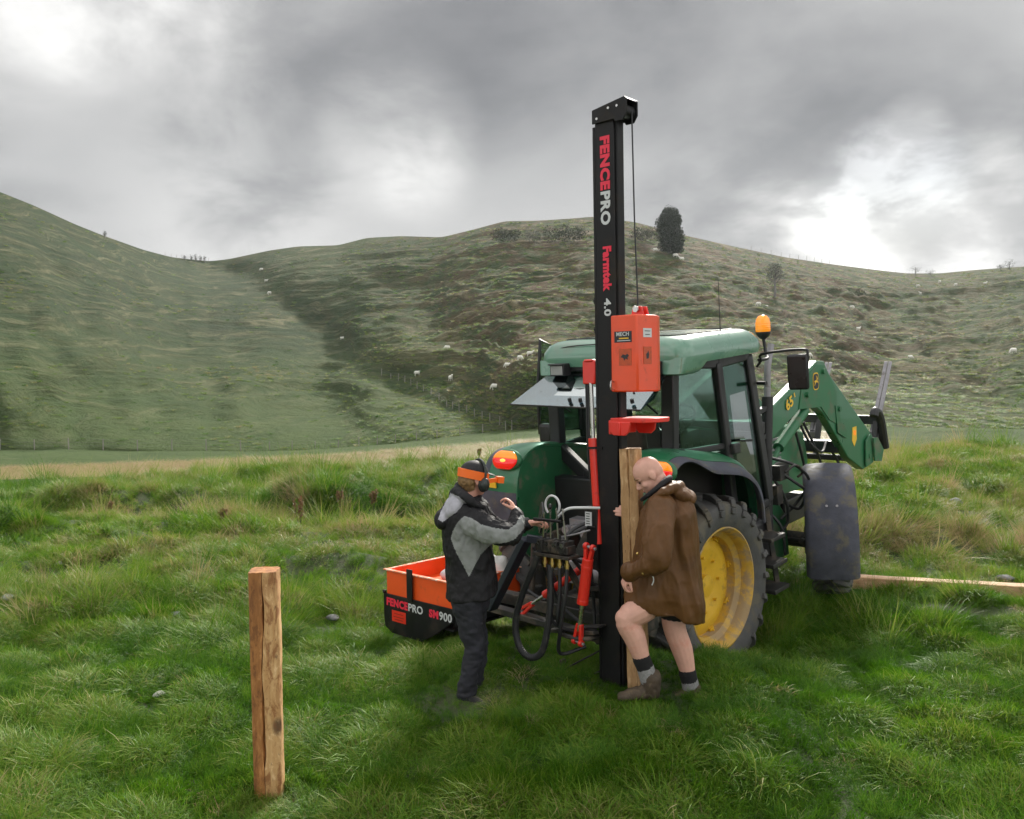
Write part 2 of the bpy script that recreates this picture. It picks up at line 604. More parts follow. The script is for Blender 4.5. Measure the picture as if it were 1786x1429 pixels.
def text_mesh(body, length, height, bold=.03):
    cu = bpy.data.curves.new('txt', 'FONT')
    cu.body, cu.size, cu.extrude, cu.offset = body, 1.0, .01, bold
    cu.resolution_u = 3
    cu.space_character = 1 + bold * 1.6
    o = bpy.data.objects.new('txt', cu)
    COL.objects.link(o)
    dg = bpy.context.evaluated_depsgraph_get()
    dg.update()
    me = bpy.data.meshes.new_from_object(o.evaluated_get(dg))
    bpy.data.objects.remove(o)
    v = mverts(me)
    lo, hi = v.min(0), v.max(0)
    v = (v - lo) / (hi - lo)
    v[:, 0] *= length
    v[:, 1] *= height
    v[:, 2] = v[:, 2] * .002
    setverts(me, v)
    return me


def text(body, origin, right, up, length, height, m, parent, name='lettering', bold=.03):
    me = text_mesh(body, length, height, bold)
    me.materials.clear()
    me.materials.append(m)
    r, u = Vector(right).normalized(), Vector(up).normalized()
    n = r.cross(u)
    v = mverts(me)
    P = np.array(origin) + v[:, :1] * np.array(r) + v[:, 1:2] * np.array(u) + v[:, 2:] * np.array(n)
    setverts(me, P)
    return link(name, me, parent)

# ------------------------------------------------------------------ terrain
TR_LOC, TR_ROT = Vector((1.17, 8.38, -.33)), (radians(5), radians(-.9), radians(-43))
TRM = Matrix.Translation(TR_LOC) @ Euler(TR_ROT, 'XYZ').to_matrix().to_4x4()
DR_LOC, DR_ROT = Vector((.728, 6.3, .127)), (0, radians(-1.3), radians(-43))
DRM = Matrix.Translation(DR_LOC) @ Euler(DR_ROT, 'XYZ').to_matrix().to_4x4()


def imgslope(y):
    return np.tan(np.arctan((CY - np.asarray(y, float)) / F) - PITCH)


def pl(pts, soft=0):
    xs, ys = zip(*pts)
    if not soft:
        return lambda u: np.interp(u, xs, ys)
    return lambda u: sum(np.interp(np.asarray(u) + soft * k / 4.0, xs, ys) * (1 - abs(k) / 5.0) for k in range(-4, 5)) / 5.0


SKY = pl([(-900, 250), (-500, 215), (-250, 255), (0, 335), (60, 359), (130, 391), (180, 411), (250, 436), (300, 449), (365, 456), (400, 452), (470, 437), (520, 430), (590, 428), (640, 415), (700, 412), (770, 414), (820, 402), (880, 386), (940, 385), (1000, 381), (1035, 378), (1110, 388), (1200, 412), (1280, 430), (1370, 449), (1450, 461), (1520, 470), (1580, 477), (1640, 477), (1700, 471), (1786, 465), (2100, 430), (2700, 380)], 12)
SKYR = pl([(-900, 150), (0, 190), (250, 225), (365, 320), (470, 300), (640, 260), (880, 225), (1035, 215), (1200, 225), (1400, 250), (1580, 300), (1786, 270), (2700, 200)], 170)
FOOT = pl([(-900, 785), (0, 784), (450, 787), (600, 782), (756, 766), (880, 752), (1000, 746), (1300, 746), (1786, 748), (2700, 740)])
FOOTR = pl([(0, 92), (600, 92), (880, 84), (1200, 72), (2700, 68)])
EDGE = pl([(-900, 858), (0, 852), (300, 842), (560, 829), (700, 819), (900, 811), (1200, 805), (1540, 795), (1786, 790), (2700, 784)])
STRIP = pl([(0, 816), (300, 806), (600, 793), (860, 774), (1100, 754), (2700, 752)])
GULLY = pl([(300, 440), (365, 457), (470, 510), (560, 572), (660, 652), (800, 718), (920, 764), (1000, 790)])
EDGE_Y = 22.0

_cp = [(-1.4, 4.9, -.05), (-.29, 6.2, -.05), (.95, 5.95, .17), (.72, 6.3, .15), (1.2, 6.05, .16), (-.8, 8.3, -.26), (-1.6, 8.2, -.2), (3.9, 9.9, -.2), (6.2, 9.6, -.2), (2.6, 6.2, -.02), (0, 5, 0), (2, 5, -.03), (-3, 7, -.05), (4.5, 7.5, -.12)]
for q in ((.8, 0, .05), (-.8, 0, .05), (1.08, 2.45, .03), (-1.08, 2.45, .03), (0, 1.2, .02)):
    w_ = TRM @ Vector(q)
    _cp.append((w_.x, w_.y, w_.z))


def near_z(x, y, detail=True):
    x, y = np.asarray(x, float), np.asarray(y, float)
    a, b = 0 * x, .06 + 0 * x
    for cx, cy, cz in _cp:
        w = np.exp(-((x - cx) ** 2 + (y - cy) ** 2) / (2 * .75 ** 2))
        a, b = a + w * cz, b + w
    z = a / b
    u = CX + F * x / np.maximum(y, 2.0)
    ze = CAMZ + EDGE_Y * imgslope(EDGE(u))
    t = np.clip((y - 10.5) / (EDGE_Y - 10.5), 0, 1)
    t = t * t * (3 - 2 * t)
    z = z * (1 - t) + ze * t
    # ditch and bank on the left, tussock step on the right
    lw = 1 / (1 + np.exp((u - 880) / 60))
    dy = y - (15.2 + .5 * fbm(x * .25, y * 0, 0, 5))
    z = z - lw * .50 * np.exp(-(dy / .9) ** 2) + lw * (.26 + .18 * fbm(x * .5, y * .5, 0, 15, 2)) * np.exp(-((dy - 2.6) / 1.3) ** 2)
    z = z + .30 * np.exp(-((x - 6.0) / 1.1) ** 2 - ((y - 12.4) / .7) ** 2)
    far = np.clip((y - 3) / 5, .5, 1)
    if detail:
        z = z + far * (.10 * fbm(x * .6, y * .6, 0, 11, 3) + .04 * vnoise(x * 2.1, y * 2.1, 0, 3)) * np.clip(1.6 - b * .55, .35, 1) * (1 + .9 * np.clip((y - 9) / 4, 0, 1) * np.clip((22.5 - y) / 3, 0, 1))
    return z


def zpt(x, y):
    return float(near_z(np.array([x]), np.array([y]))[0])


def hill_R(u, y):                          # distance (world Y) of the hillside seen at column u, row y
    yf, ys = FOOT(u), SKY(u)
    t = np.clip((yf - y) / (yf - ys), 0, 1.2)
    R = FOOTR(u) * (SKYR(u) / FOOTR(u)) ** (t ** 1.15)
    gy = GULLY(u)
    m = np.clip((u - 280) / 80, 0, 1) * np.clip((1010 - u) / 60, 0, 1)
    R = R * (1 + .05 * m * np.exp(-((y - gy) / 34.0) ** 2) * np.clip((y - ys) / 20, 0, 1))
    # spurs and hollows of the right-hand hills
    env = np.clip(t * 4, 0, 1) * np.clip((1 - t) * 5, 0, 1)
    R = R * (1 + env * (.10 * fbm(u / 190.0, y / 210.0, 0, 31, 3)))
    # the slip scar on the right
    d = (y - (595 + (u - 1560) * .42)) / 11.0
    R = R * (1 + .045 * np.exp(-d * d) * np.exp(-((u - 1625) / 75.0) ** 2))
    return R, t, env


def hill_pts(u, y):
    R, t, env = hill_R(u, y)
    P = atn(u, y, R)
    x, yy, z = P[..., 0], P[..., 1], P[..., 2]
    # sheep tracks that follow the contours, and rough ground
    k = fbm(x * .035 + .35 * vnoise(x * .02, yy * .02, 0, 9), z * .62 + .8 * vnoise(x * .03, yy * .03, 0, 4), yy * .008, 21, 4, .6)
    k2 = fbm(x * .28, yy * .28, z * .3, 77, 3)
    P[..., 2] += env * (1.25 * k + .55 * k2) * (.45 + R / 300) * np.interp(u, [450, 850], [.30, 1.0])
    return P


def hill_at(px, py):
    p = hill_pts(np.array([float(px)]), np.array([float(py)]))[0]
    return Vector(p)


def ground_material(name, far):
    m = bpy.data.materials.new(name)
    m.use_nodes = True
    g = NT(m.node_tree)
    b = m.node_tree.nodes['Principled BSDF']
    tc = g.n('ShaderNodeTexCoord').outputs['Object']
    if not far:
        n1, n2 = g.noise(tc, 1.1, 5, .6), g.noise(tc, 9, 5, .65)
        c = g.mix(g.rng(n1, .35, .65), (.022, .042, .008, 1), (.045, .065, .016, 1))
        c = g.mix(g.rng(n2, .5, .75, 0, .8), c, (.04, .032, .015, 1))
        m.node_tree.links.new(c, b.inputs['Base Color'])
        b.inputs['Roughness'].default_value = .9
        bn = g.n('ShaderNodeBump', {'Strength': .8, 'Distance': .03, 'Height': g.noise(tc, 24, 5, .7)})
        m.node_tree.links.new(bn.outputs[0], b.inputs['Normal'])
        return m
    at_ = g.n('ShaderNodeAttribute', attribute_name='zone')
    zc = g.n('ShaderNodeSeparateXYZ', {0: at_.outputs['Vector']})
    warp = g.vec('SCALE', g.n('ShaderNodeTexNoise', {'Vector': tc, 'Scale': .05, 'Detail': 3}).outputs[1], scale=10.0)
    tw = g.vec('ADD', tc, warp)
    lay = g.n('ShaderNodeMapping', {0: tw, 3: (.09, .05, .75)}).outputs[0]
    nl = g.noise(lay, 1.3, 7, .68, .4)
    big = g.noise(tc, .025, 5, .6)
    mid = g.noise(tw, .16, 6, .65)
    fine = g.noise(tc, .95, 6, .7)
    c = g.mix(g.rng(big, .38, .62), (.024, .048, .013, 1), (.045, .072, .022, 1))
    c = g.mix(g.rng(mid, .42, .70, 0, .75), c, (.070, .074, .030, 1))
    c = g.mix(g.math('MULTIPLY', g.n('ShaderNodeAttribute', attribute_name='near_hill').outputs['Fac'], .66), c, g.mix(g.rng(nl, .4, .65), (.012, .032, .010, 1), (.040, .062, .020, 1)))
    # grazed bright flats low down, rough brown rushes on the steep hill
    br = g.rng(g.math('ADD', g.math('MULTIPLY', nl, .5), g.math('MULTIPLY', mid, .5)), .42, .60, 0, 1, True)
    c = g.mix(g.math('MULTIPLY', br, zc.outputs[0]), c, (.085, .053, .028, 1))
    c = g.mix(g.rng(nl, .53, .66, 0, .62), c, (.17, .16, .09, 1))  # pale streaks: lit tops of the terracettes put into the colour
    st2 = g.noise(g.n('ShaderNodeMapping', {0: tw, 3: (.22, .12, 1.5)}).outputs[0], 1.0, 6, .7, .5)
    c = g.mix(g.math('MULTIPLY', g.rng(st2, .56, .68, 0, .7), g.math('ADD', zc.outputs[0], .1), clamp=True), c, (.22, .185, .11, 1))  # finer pale streaks on the rough hill, also lit tops in the colour
    c = g.mix(g.math('MULTIPLY', g.rng(st2, .46, .34, 0, .8), g.math('ADD', zc.outputs[0], .15), clamp=True), c, (.035, .036, .018, 1))
    c = g.mix(g.rng(nl, .46, .36, 0, .42), c, (.022, .036, .014, 1))
    c = g.mix(g.rng(fine, .50, .72, 0, .5), c, (.03, .045, .018, 1))
    c = g.mix(zc.outputs[1], c, g.mix(g.rng(fine, .3, .7), (.125, .075, .052, 1), (.095, .058, .039, 1)))
    c = g.mix(g.math('MULTIPLY', zc.outputs[2], g.rng(mid, .3, .6, .4, 1)), c, (.062, .098, .028, 1))
    m.node_tree.links.new(c, b.inputs['Base Color'])
    b.inputs['Roughness'].default_value = .95
    b.inputs['Specular IOR Level'].default_value = .15
    hgt = g.math('ADD', g.math('MULTIPLY', nl, 1.0), g.math('MULTIPLY', fine, .6))
    bn = g.n('ShaderNodeBump', {'Strength': .9, 'Distance': .9, 'Height': hgt})
    m.node_tree.links.new(bn.outputs[0], b.inputs['Normal'])
    return m


def quads(nr, nc):
    i = np.arange(nr - 1)[:, None] * nc + np.arange(nc - 1)[None]
    return np.stack([i, i + 1, i + nc + 1, i + nc], -1).reshape(-1, 4)


def build_ground():
    xs = np.concatenate([np.linspace(-70, -15, 24)[:-1], np.arange(-15, 15.01, .085), np.linspace(15, 70, 24)[1:]])
    ys = np.concatenate([np.linspace(-60, 2.5, 30)[:-1], np.arange(2.5, EDGE_Y + .01, .085)])
    X, Y = np.meshgrid(xs, ys)
    Z = near_z(X, Y)
    me = npmesh('ground', np.stack([X, Y, Z], -1).reshape(-1, 3), quads(*X.shape), ground_material('turf_soil', False))
    me.shade_smooth()
    tag(link('ground', me), kind='structure')


def build_hills():
    us = np.concatenate([np.linspace(-1500, -200, 130)[:-1], np.arange(-200, 2000, 3.2), np.linspace(2000, 3300, 130)])
    rows, zone = [], []
    # fall from the paddock edge to the valley floor
    Y1 = 44.0
    ze = CAMZ + EDGE_Y * imgslope(EDGE(us))
    z1 = CAMZ + Y1 * imgslope(STRIP(us) + 34)
    for t in np.linspace(0, 1, 14):
        Yv = EDGE_Y - .05 + (Y1 - EDGE_Y) * t
        k = t * t * (3 - 2 * t)
        z = ze * (1 - k) + z1 * k - .03 + .04 * (t == 0)
        rows.append(np.stack([(us - CX) / F * Yv, 0 * us + Yv, z], -1))
        zone.append(np.stack([0 * us, (t > .45) * np.clip((1000 - us) / 120, 0, 1), 0 * us + .5], -1))
    for t in np.linspace(0, 1, 10)[1:]:                       # dry grass terrace
        Yv = Y1 + (66 - Y1) * t + 0 * us
        y = STRIP(us) + 34 - 34 * t
        rows.append(atn(us, y, Yv))
        zone.append(np.stack([0 * us, (1 - max(0, t - .75) * 4) * np.clip((1000 - us) / 120, 0, 1), 0 * us + .5], -1))
    for t in np.linspace(0, 1, 10)[1:]:                       # flat to the hill foot
        Yv = 66 + (FOOTR(us) - 66) * t
        y = STRIP(us) + (FOOT(us) - STRIP(us)) * t
        P = atn(us, y, Yv)
        P[:, 2] += .12 * fbm(P[:, 0] * .2, P[:, 1] * .2, 0, 8)
        rows.append(P)
        zone.append(np.stack([0 * us, 0 * us, 1 - .2 * t + 0 * us], -1))
    ts = np.linspace(0, 1, 300)[1:]
    for t in ts:
        y = FOOT(us) + (SKY(us) - FOOT(us)) * t
        rows.append(hill_pts(us, y))
        brown = np.clip((us - 620) / 260, 0, 1) * np.clip(1.25 - np.clip((us - 1250) / 500, 0, 1), 0, 1) * np.clip(t * 3, 0, 1)
        low = np.clip(1 - t * 1.6, 0, 1) * np.clip((900 - us) / 200, 0, 1)
        zone.append(np.stack([brown + .18, 0 * us, .9 * low], -1))
    last = rows[-1]
    for k in range(1, 9):
        P = last.copy()
        s = 1 + k * .07
        P[:, :2] *= s
        P[:, 2] -= (k * 2.2) ** 1.35
        rows.append(P)
        zone.append(zone[-1])
    G = np.stack(rows)
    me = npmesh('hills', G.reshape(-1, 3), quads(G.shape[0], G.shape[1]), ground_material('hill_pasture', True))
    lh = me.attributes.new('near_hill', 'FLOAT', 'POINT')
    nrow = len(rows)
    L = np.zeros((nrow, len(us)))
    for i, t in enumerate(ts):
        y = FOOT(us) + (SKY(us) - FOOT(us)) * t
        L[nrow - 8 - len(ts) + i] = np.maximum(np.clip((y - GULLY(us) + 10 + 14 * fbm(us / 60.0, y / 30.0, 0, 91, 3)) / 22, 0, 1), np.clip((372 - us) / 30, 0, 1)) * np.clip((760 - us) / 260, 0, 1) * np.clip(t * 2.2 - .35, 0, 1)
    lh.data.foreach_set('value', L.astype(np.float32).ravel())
    a = me.attributes.new('zone', 'FLOAT_VECTOR', 'POINT')
    a.data.foreach_set('vector', np.stack(zone).astype(np.float32).ravel())
    me.shade_smooth()
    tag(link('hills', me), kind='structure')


build_ground()
build_hills()


def build_haze():
    g = MB()
    g.box((0, 330, 55), (2400, 860, 240))
    m = bpy.data.materials.new('haze_air')
    m.use_nodes = True
    t = m.node_tree
    t.nodes.clear()
    k = NT(t)
    v = k.n('ShaderNodeVolumePrincipled', {'Color': (.78, .84, .88, 1), 'Density': .00019, 'Anisotropy': .25})
    o = k.n('ShaderNodeOutputMaterial')
    t.links.new(v.outputs[0], o.inputs['Volume'])
    tag(g.build('haze', m), 'thin pale haze filling the valley air', 'haze', kind='stuff')


build_haze()

# ------------------------------------------------------------------ tractor
# local axes: x to the tractor's right, y forward, z up; origin on the ground under the rear axle
def wheel(parent, name, x, y, R, rim, w, side, lugs):
    c = Vector((x, y, R + (.02 if R < .7 else -.065)))
    ax = Vector((side, 0, 0))
    h = MB()
    d0 = -.02 if R > .7 else .0
    h.lathe([(rim - .075, d0 - .01), (rim - .10, d0), (rim * .72, d0 + .025), (rim * .58, d0 + .03), (rim * .36, d0 - .02), (.10, d0 - .02), (.10, d0 + .05), (0.001, d0 + .06)], c, ax, 36)
    for i in range(8):
        a = 2 * pi * i / 8
        p = c + Vector((0, cos(a), sin(a))) * rim * .47
        h.cyl(p + ax * (d0 - .01), p + ax * (d0 + .035), .014, n=6)
    for i in range(8):
        a = 2 * pi * i / 8 + .2
        p = c + Vector((0, cos(a), sin(a))) * (rim - .085)
        h.box(p + ax * (d0 + .012), (.03, .05, .06), Matrix.Rotation(a, 3, 'X'))
        h.cyl(p + ax * (d0 + .01), p + ax * (d0 + .045), .012, n=6)
    hub = h.build(name, M['yellow'], parent, 0, 30)
    r = MB()
    r.lathe([(rim + .012, w * .43), (rim + .018, w * .40), (rim - .005, w * .375), (rim - .022, w * .33), (rim - .026, w * .20), (rim - .05, w * .165), (rim - .072, w * .12), (rim - .074, -w * .06), (rim - .05, -w * .1), (rim - .03, -w * .3), (rim + .012, -w * .42),
             (rim, -w * .42), (rim - .042, -w * .3), (rim - .062, -w * .1), (rim - .086, -w * .06), (rim - .084, w * .12), (rim - .062, w * .165), (rim - .038, w * .20), (rim - .034, w * .33), (rim - .017, w * .375), (rim, w * .43)], c, ax, 64, True)
    r.build('rim', M['yellow_mud'], hub, 0, 40)
    t = MB()
    k = (R - .035 - rim)
    t.lathe([(rim + .008, w * .41), (rim + .03, w * .445), (rim + .012 + k * .25, w * .475), (rim + k * .5, w * .50), (rim + k * .75, w * .50), (rim + k * .92, w * .47), (R - .035, w * .40), (R - .025, 0), (R - .035, -w * .40), (rim + k * .92, -w * .47), (rim + k * .6, -w * .5), (rim + k * .25, -w * .475), (rim + .008, -w * .41)], c, ax, 72, True)
    ds = 2 * pi / lugs

    def P(x_, r_, a_):
        return c + ax * x_ + Vector((0, cos(a_), sin(a_))) * r_
    for i in range(lugs):
        for s in (1, -1):
            a = ds * (i + (.5 if s < 0 else 0))
            pts = [P(-s * w * .03, R - .008, a), P(s * w * .22, R - .006, a + ds * .30), P(s * w * .43, R - .022, a + ds * .62), P(s * w * .485, R - .085, a + ds * .72), P(s * w * .49, R - .135, a + ds * .74)]
            wd = .052 if R > .7 else .042
            for q0, q1 in zip(pts[:-1], pts[1:]):
                up = ((q0 + q1) / 2 - c)
                up.x = 0 if abs((q0 - q1).x) > .03 else up.x
                t.bar(q0 - (q1 - q0) * .06, q1 + (q1 - q0) * .06, wd, .062, up)
    t.build('tyre', M['tyre'], hub, .006, 35, 1)
    return hub


def steer(o, s):                          # the front wheels are turned to the left
    K = Matrix.Translation((s * .76, 2.45, 0)) @ Matrix.Rotation(radians(26), 4, 'Z') @ Matrix.Translation((-s * .76, -2.45, 0))
    for q in [o] + list(o.children):
        q.data.transform(K)


def rrect(hx0, hx1, hy0, hy1, r, z, n=6):
    out = []
    for cx, cy, a in ((hx1 - r, hy1 - r, 0), (hx0 + r, hy1 - r, 90), (hx0 + r, hy0 + r, 180), (hx1 - r, hy0 + r, 270)):
        for i in range(n + 1):
            t = radians(a + 90 * i / n)
            out.append(Vector((cx + r * cos(t), cy + r * sin(t), z)))
    return out


def quad_glass(mb, a, b, c, d, th=.006):
    a, b, c, d = map(Vector, (a, b, c, d))
    n = (b - a).cross(d - a).normalized() * th
    mb.add([a, b, c, d, a + n, b + n, c + n, d + n], [(3, 2, 1, 0), (4, 5, 6, 7), (0, 1, 5, 4), (1, 2, 6, 5), (2, 3, 7, 6), (3, 0, 4, 7)])


def build_tractor():
    T = thing('tractor', 'muddy green farm tractor with yellow rims, a cab and a raised front loader', 'tractor', TR_LOC, TR_ROT)
    for s in (1, -1):
        wheel(T, 'rear_wheel', s * .80, .03, .80, .535, .46, s, 22)
        steer(wheel(T, 'front_wheel', s * .90, 2.45, .58, .34, .36, s, 20), s)
    # ---- chassis
    b = MB()
    b.box((0, .35, .82), (.46, 1.5, .52)).box((0, -.42, .86), (.40, .34, .46)).cyl((-.62, 0, .78), (.62, 0, .78), .15, n=20)
    for s in (1, -1):
        b.cyl((s * .30, 0, .78), (s * .50, 0, .78), .22, .19, n=20)
    b.box((0, 1.9, .80), (.42, 1.7, .42)).box((0, 3.05, .75), (.5, .6, .3))
    b.box((0, -.50, .60), (.5, .12, .28))
    b.build('chassis', M['black'], T, .02)
    b = MB()
    b.cyl((-.76, 2.45, .56), (.76, 2.45, .56), .085, n=18)
    b.ell((.12, 2.45, .56), (.2, .2, .2))
    for s in (1, -1):
        b.cyl((s * .72, 2.45, .42), (s * .72, 2.45, .72), .09, n=14).cyl((s * .70, 2.45, .58), (s * .86, 2.45, .58), .13, n=18)
        b.tube([(s * .3, 2.28, .6), (s * .68, 2.25, .6)], .026).tube([(s * .68, 2.25, .6), (s * .76, 2.2, .6)], .04)
    b.build('front_axle', M['frame'], T, .006)
    b = MB()
    for s in (1, -1):
        b.bar((s * .40, -.3, .55), (s * .46, -1.05, .62), .05, .10)
        b.bar((s * .28, -.45, 1.25), (s * .42, -.85, 1.18), .05, .08)
        b.cyl((s * .42, -.85, 1.18), (s * .45, -.92, .62), .028)
        b.cyl((s * .34, -.52, .62), (s * .30, -.55, 1.2), .04)
    b.bar((0, -.55, 1.12), (0, -1.05, 1.02), .06, .06)
    b.cyl((0, -.55, .78), (0, -.95, .74), .06, n=12)
    b.build('linkage_arms', M['frame'], T, .004)
    b = MB()
    for i, (x, z) in enumerate(((-.16, 1.30), (-.06, 1.31), (.05, 1.28), (.15, 1.30))):
        b.cyl((x, -.52, z), (x, -.68, z), .034, n=12).cyl((x, -.66, z), (x, -.71, z), .042, n=12)
    b.box((0, -.5, 1.3), (.46, .12, .14))
    b.build('hydraulic_couplers', M['galv'], T, .004)
    b = MB()
    b.box((-.02, -.28, 1.42), (1.15, .14, .56)).box((.3, -.36, 1.6), (.34, .1, .16)).box((-.3, -.36, 1.1), (.2, .1, .2))
    b.cyl((.18, -.36, 1.42), (.18, -.46, 1.42), .05).cyl((.32, -.36, 1.40), (.32, -.46, 1.40), .045)
    b.build('rear_panel', M['black'], T, .015)
    b = MB()
    b.box((.12, -.366, 1.52), (.10, .012, .05))
    b.build('warning_sticker', M['yel_dec'], T)
    # ---- bonnet
    b = MB()
    rings = []
    for y, w, z0, z1 in ((1.22, .37, 1.05, 1.98), (1.9, .36, 1.05, 1.96), (2.7, .34, 1.02, 1.86), (3.2, .32, .98, 1.72), (3.36, .27, .98, 1.52)):
        pr = [(-w, z0), (-w, z1 - .22), (-w * .93, z1 - .08), (-w * .7, z1 - .02), (0, z1), (w * .7, z1 - .02), (w * .93, z1 - .08), (w, z1 - .22), (w, z0)]
        rings.append([Vector((x, y, z)) for x, z in pr])
    b.loft(rings)
    hood = b.build('bonnet', M['green_old'], T, .012, 40)
    b = MB()
    for s in (1, -1):
        for i in range(6):
            b.box((s * .375, 2.0, 1.42 + i * .055), (.02, .9, .022))
    b.build('louvres', M['galv'], hood)
    b = MB()
    b.box((0, 3.375, 1.22), (.44, .03, .42))
    b.build('grille', M['black'], hood)
    # ---- rear fenders
    prof = [(.93, 1.22), (.90, 1.48), (.77, 1.70), (.50, 1.86), (.10, 1.955), (-.28, 2.02), (-.56, 2.04), (-.76, 1.97), (-.87, 1.80), (-.90, 1.60)]
    prof = [(p.x, p.y) for p in crom([(y, z, 0) for y, z in prof], 4)]
    for s in (1, -1):
        def row(x, f, dz=0.0):
            out = []
            for y, z in prof:
                k = min(1, max(0, (-.05 - y) / .6))
                e = f + (1 - f) * .72 * k * k * (3 - 2 * k)
                out.append(Vector((s * x, y * e, 1.0 + (z - 1.0) * e + dz)))
            return out
        g = MB()
        g.shell([row(.55, .985, -.02), row(.60, 1.0), row(.70, 1.0), row(.80, .985), row(.88, .955), row(.94, .905)], -.03 * s)
        fe = g.build('rear_fender', M['green'], T, 0, 50)
        g = MB()
        g.shell([row(.945, .90), row(1.0, .865), row(1.035, .835), row(1.045, .805), row(1.045, .79)], -.022 * s)
        g.build('flare', M['grey_plastic'], fe, 0, 50)
        # inner wall closes the fender to the cab
        g = MB()
        poly = [(y * .99, 1.0 + (z - 1.0) * .99) for y, z in prof] + [(-.85, 1.1), (-.75, 1.0), (.8, 1.0)]
        g.prism(poly, 'x', s * .575, s * .555)
        g.build('inner_wall', M['green_old'], fe)
        # rear flap
        g = MB()
        g.shell([[Vector((s * x, -.885 - .012 * k - .02 * math.cos((x - .8) * 5), 1.64 - .095 * k)) for k in range(5)] for x in (.56, .62, .68, .78, .88, .98, 1.04)], .018)
        g.build('mudflap', M['grey_plastic'], fe, 0, 50)
        # tail lamp
        R = Euler((radians(-22), 0, 0), 'XYZ').to_matrix()
        c = Vector((s * (.71 if s < 0 else .95), -.84, 1.93))
        g = MB()
        g.ell(c + Vector((0, .02, 0)), (.175, .06, .105), R, 24, 14)
        hs = g.build('tail_lamp', M['green_old'], fe)
        for nm, z0, z1, m in (('amber_lens', .012, .085, 'lamp_amb'), ('red_lens', -.088, .010, 'lamp_red')):
            g = MB()
            vs, fs = [], []
            nu, nv = 20, 9
            for j in range(nv):
                zz = z0 + (z1 - z0) * j / (nv - 1)
                hw = .155 * sqrt(max(0, 1 - (zz / .1) ** 2))
                for i in range(nu):
                    x = -hw + 2 * hw * i / (nu - 1)
                    q = max(0, 1 - (x / .170) ** 2 - (zz / .105) ** 2)
                    vs.append(c + R @ Vector((x, .012 - .062 * sqrt(q) - .006, zz)))
            for j in range(nv - 1):
                for i in range(nu - 1):
                    fs.append((j * nu + i, j * nu + i + 1, (j + 1) * nu + i + 1, (j + 1) * nu + i))
            g.add(vs, fs)
            o = g.build(nm, M[m], fe)
            sm = o.modifiers.new('solid', 'SOLIDIFY')
            sm.thickness = .012
        g = MB()
        g.ell(c + R @ Vector((.01, -.055, -.012)), (.035, .010, .016), R, 14, 8)
        g.build('bulb', M['lamp_hot'], fe)
    g = MB()
    g.bar((-1.0, -.885, 1.70), (-.80, -.905, 1.70), .012, .055, (0, 0, 1))
    g.build('reflector_sticker', M['yel_dec'], T)
    # ---- cab
    P = MB()

    def post(a, c, w, d):
        P.bar(a, c, w, d, (0, 1, 0))
    for s in (1, -1):
        post((s * .64, -.16, 1.98), (s * .665, -.13, 2.76), .13, .10)            # rear pillars
        post((s * .83, .56, 1.22), (s * .80, .42, 2.70), .08, .09)              # door pillars
        post((s * .80, 1.30, 1.25), (s * .74, 1.10, 2.72), .07, .11)            # front pillars
        P.bar((s * .66, -.12, 2.74), (s * .80, .42, 2.70), .06, .10)
        P.bar((s * .80, .42, 2.70), (s * .74, 1.10, 2.72), .06, .10)
        P.bar((s * .66, -.17, 1.98), (s * .24, -.22, 1.70), .08, .13)           # sloping rear corner
        P.bar((s * .70, -.10, 1.95), (s * .82, .52, 1.93), .05, .06)
        P.bar((s * .80, 1.30, 1.25), (s * .82, .58, 1.22), .06, .08)
        P.box((s * .70, -.20, 1.94), (.17, .13, .12)).box((s * .86, .56, 1.90), (.08, .12, .10))
    P.bar((-.28, -.22, 1.70), (.28, -.22, 1.70), .08, .12)
    P.bar((-.66, -.13, 2.74), (.66, -.13, 2.74), .10, .10)
    P.bar((-.74, 1.10, 2.72), (.74, 1.10, 2.72), .08, .10)
    P.bar((-.78, 1.30, 1.98), (.78, 1.30, 1.98), .08, .12)
    P.build('cab_frame', M['black'], T, .014)
    g = MB()
    g.box((0, .45, 1.22), (1.5, 1.5, .08)).box((0, 1.24, 1.6), (1.4, .06, .7))
    g.build('cab_floor', M['dark_int'], T)
    g = MB()
    quad_glass(g, (.70, -.08, 1.98), (.82, .50, 1.95), (.79, .39, 2.66), (.68, -.08, 2.70))
    g.build('side_window', M['glass'], T)
    g = MB()
    quad_glass(g, (-.82, .50, 1.95), (-.70, -.08, 1.98), (-.68, -.08, 2.70), (-.79, .39, 2.66))
    g.build('side_window', M['glass'], T)
    g = MB()
    quad_glass(g, (.83, .61, 1.26), (.80, 1.25, 1.28), (.745, 1.07, 2.68), (.80, .47, 2.67))
    dr = g.build('cab_door', M['glass'], T)
    g = MB()
    g.tube([(.85, .70, 1.95), (.88, .72, 1.95), (.88, .86, 1.93), (.85, .88, 1.93)], .012)
    g.build('handle', M['black'], dr)
    g = MB()
    quad_glass(g, (-.74, 1.32, 2.02), (.74, 1.32, 2.02), (.70, 1.13, 2.67), (-.70, 1.13, 2.67))
    g.build('windscreen', M['glass'], T)
    # open left door, seen edge on behind the rear pillar
    g = MB()
    fr = [(-.80, .40, 2.05), (-1.13, .13, 2.03), (-1.09, .10, 2.45), (-1.10, .20, 2.99), (-.80, .42, 2.78)]
    g.tube(fr, .022, 8, 0, True)
    dl = g.build('cab_door', M['black'], T, 0, 60)
    g = MB()
    n_ = [Vector(p) for p in fr]
    g.add(n_ + [p + Vector((.004, .005, 0)) for p in n_], [(0, 1, 2, 3, 4), (9, 8, 7, 6, 5), (0, 1, 6, 5), (1, 2, 7, 6), (2, 3, 8, 7), (3, 4, 9, 8), (4, 0, 5, 9)])
    g.build('pane', M['glass'], dl)
    g = MB()
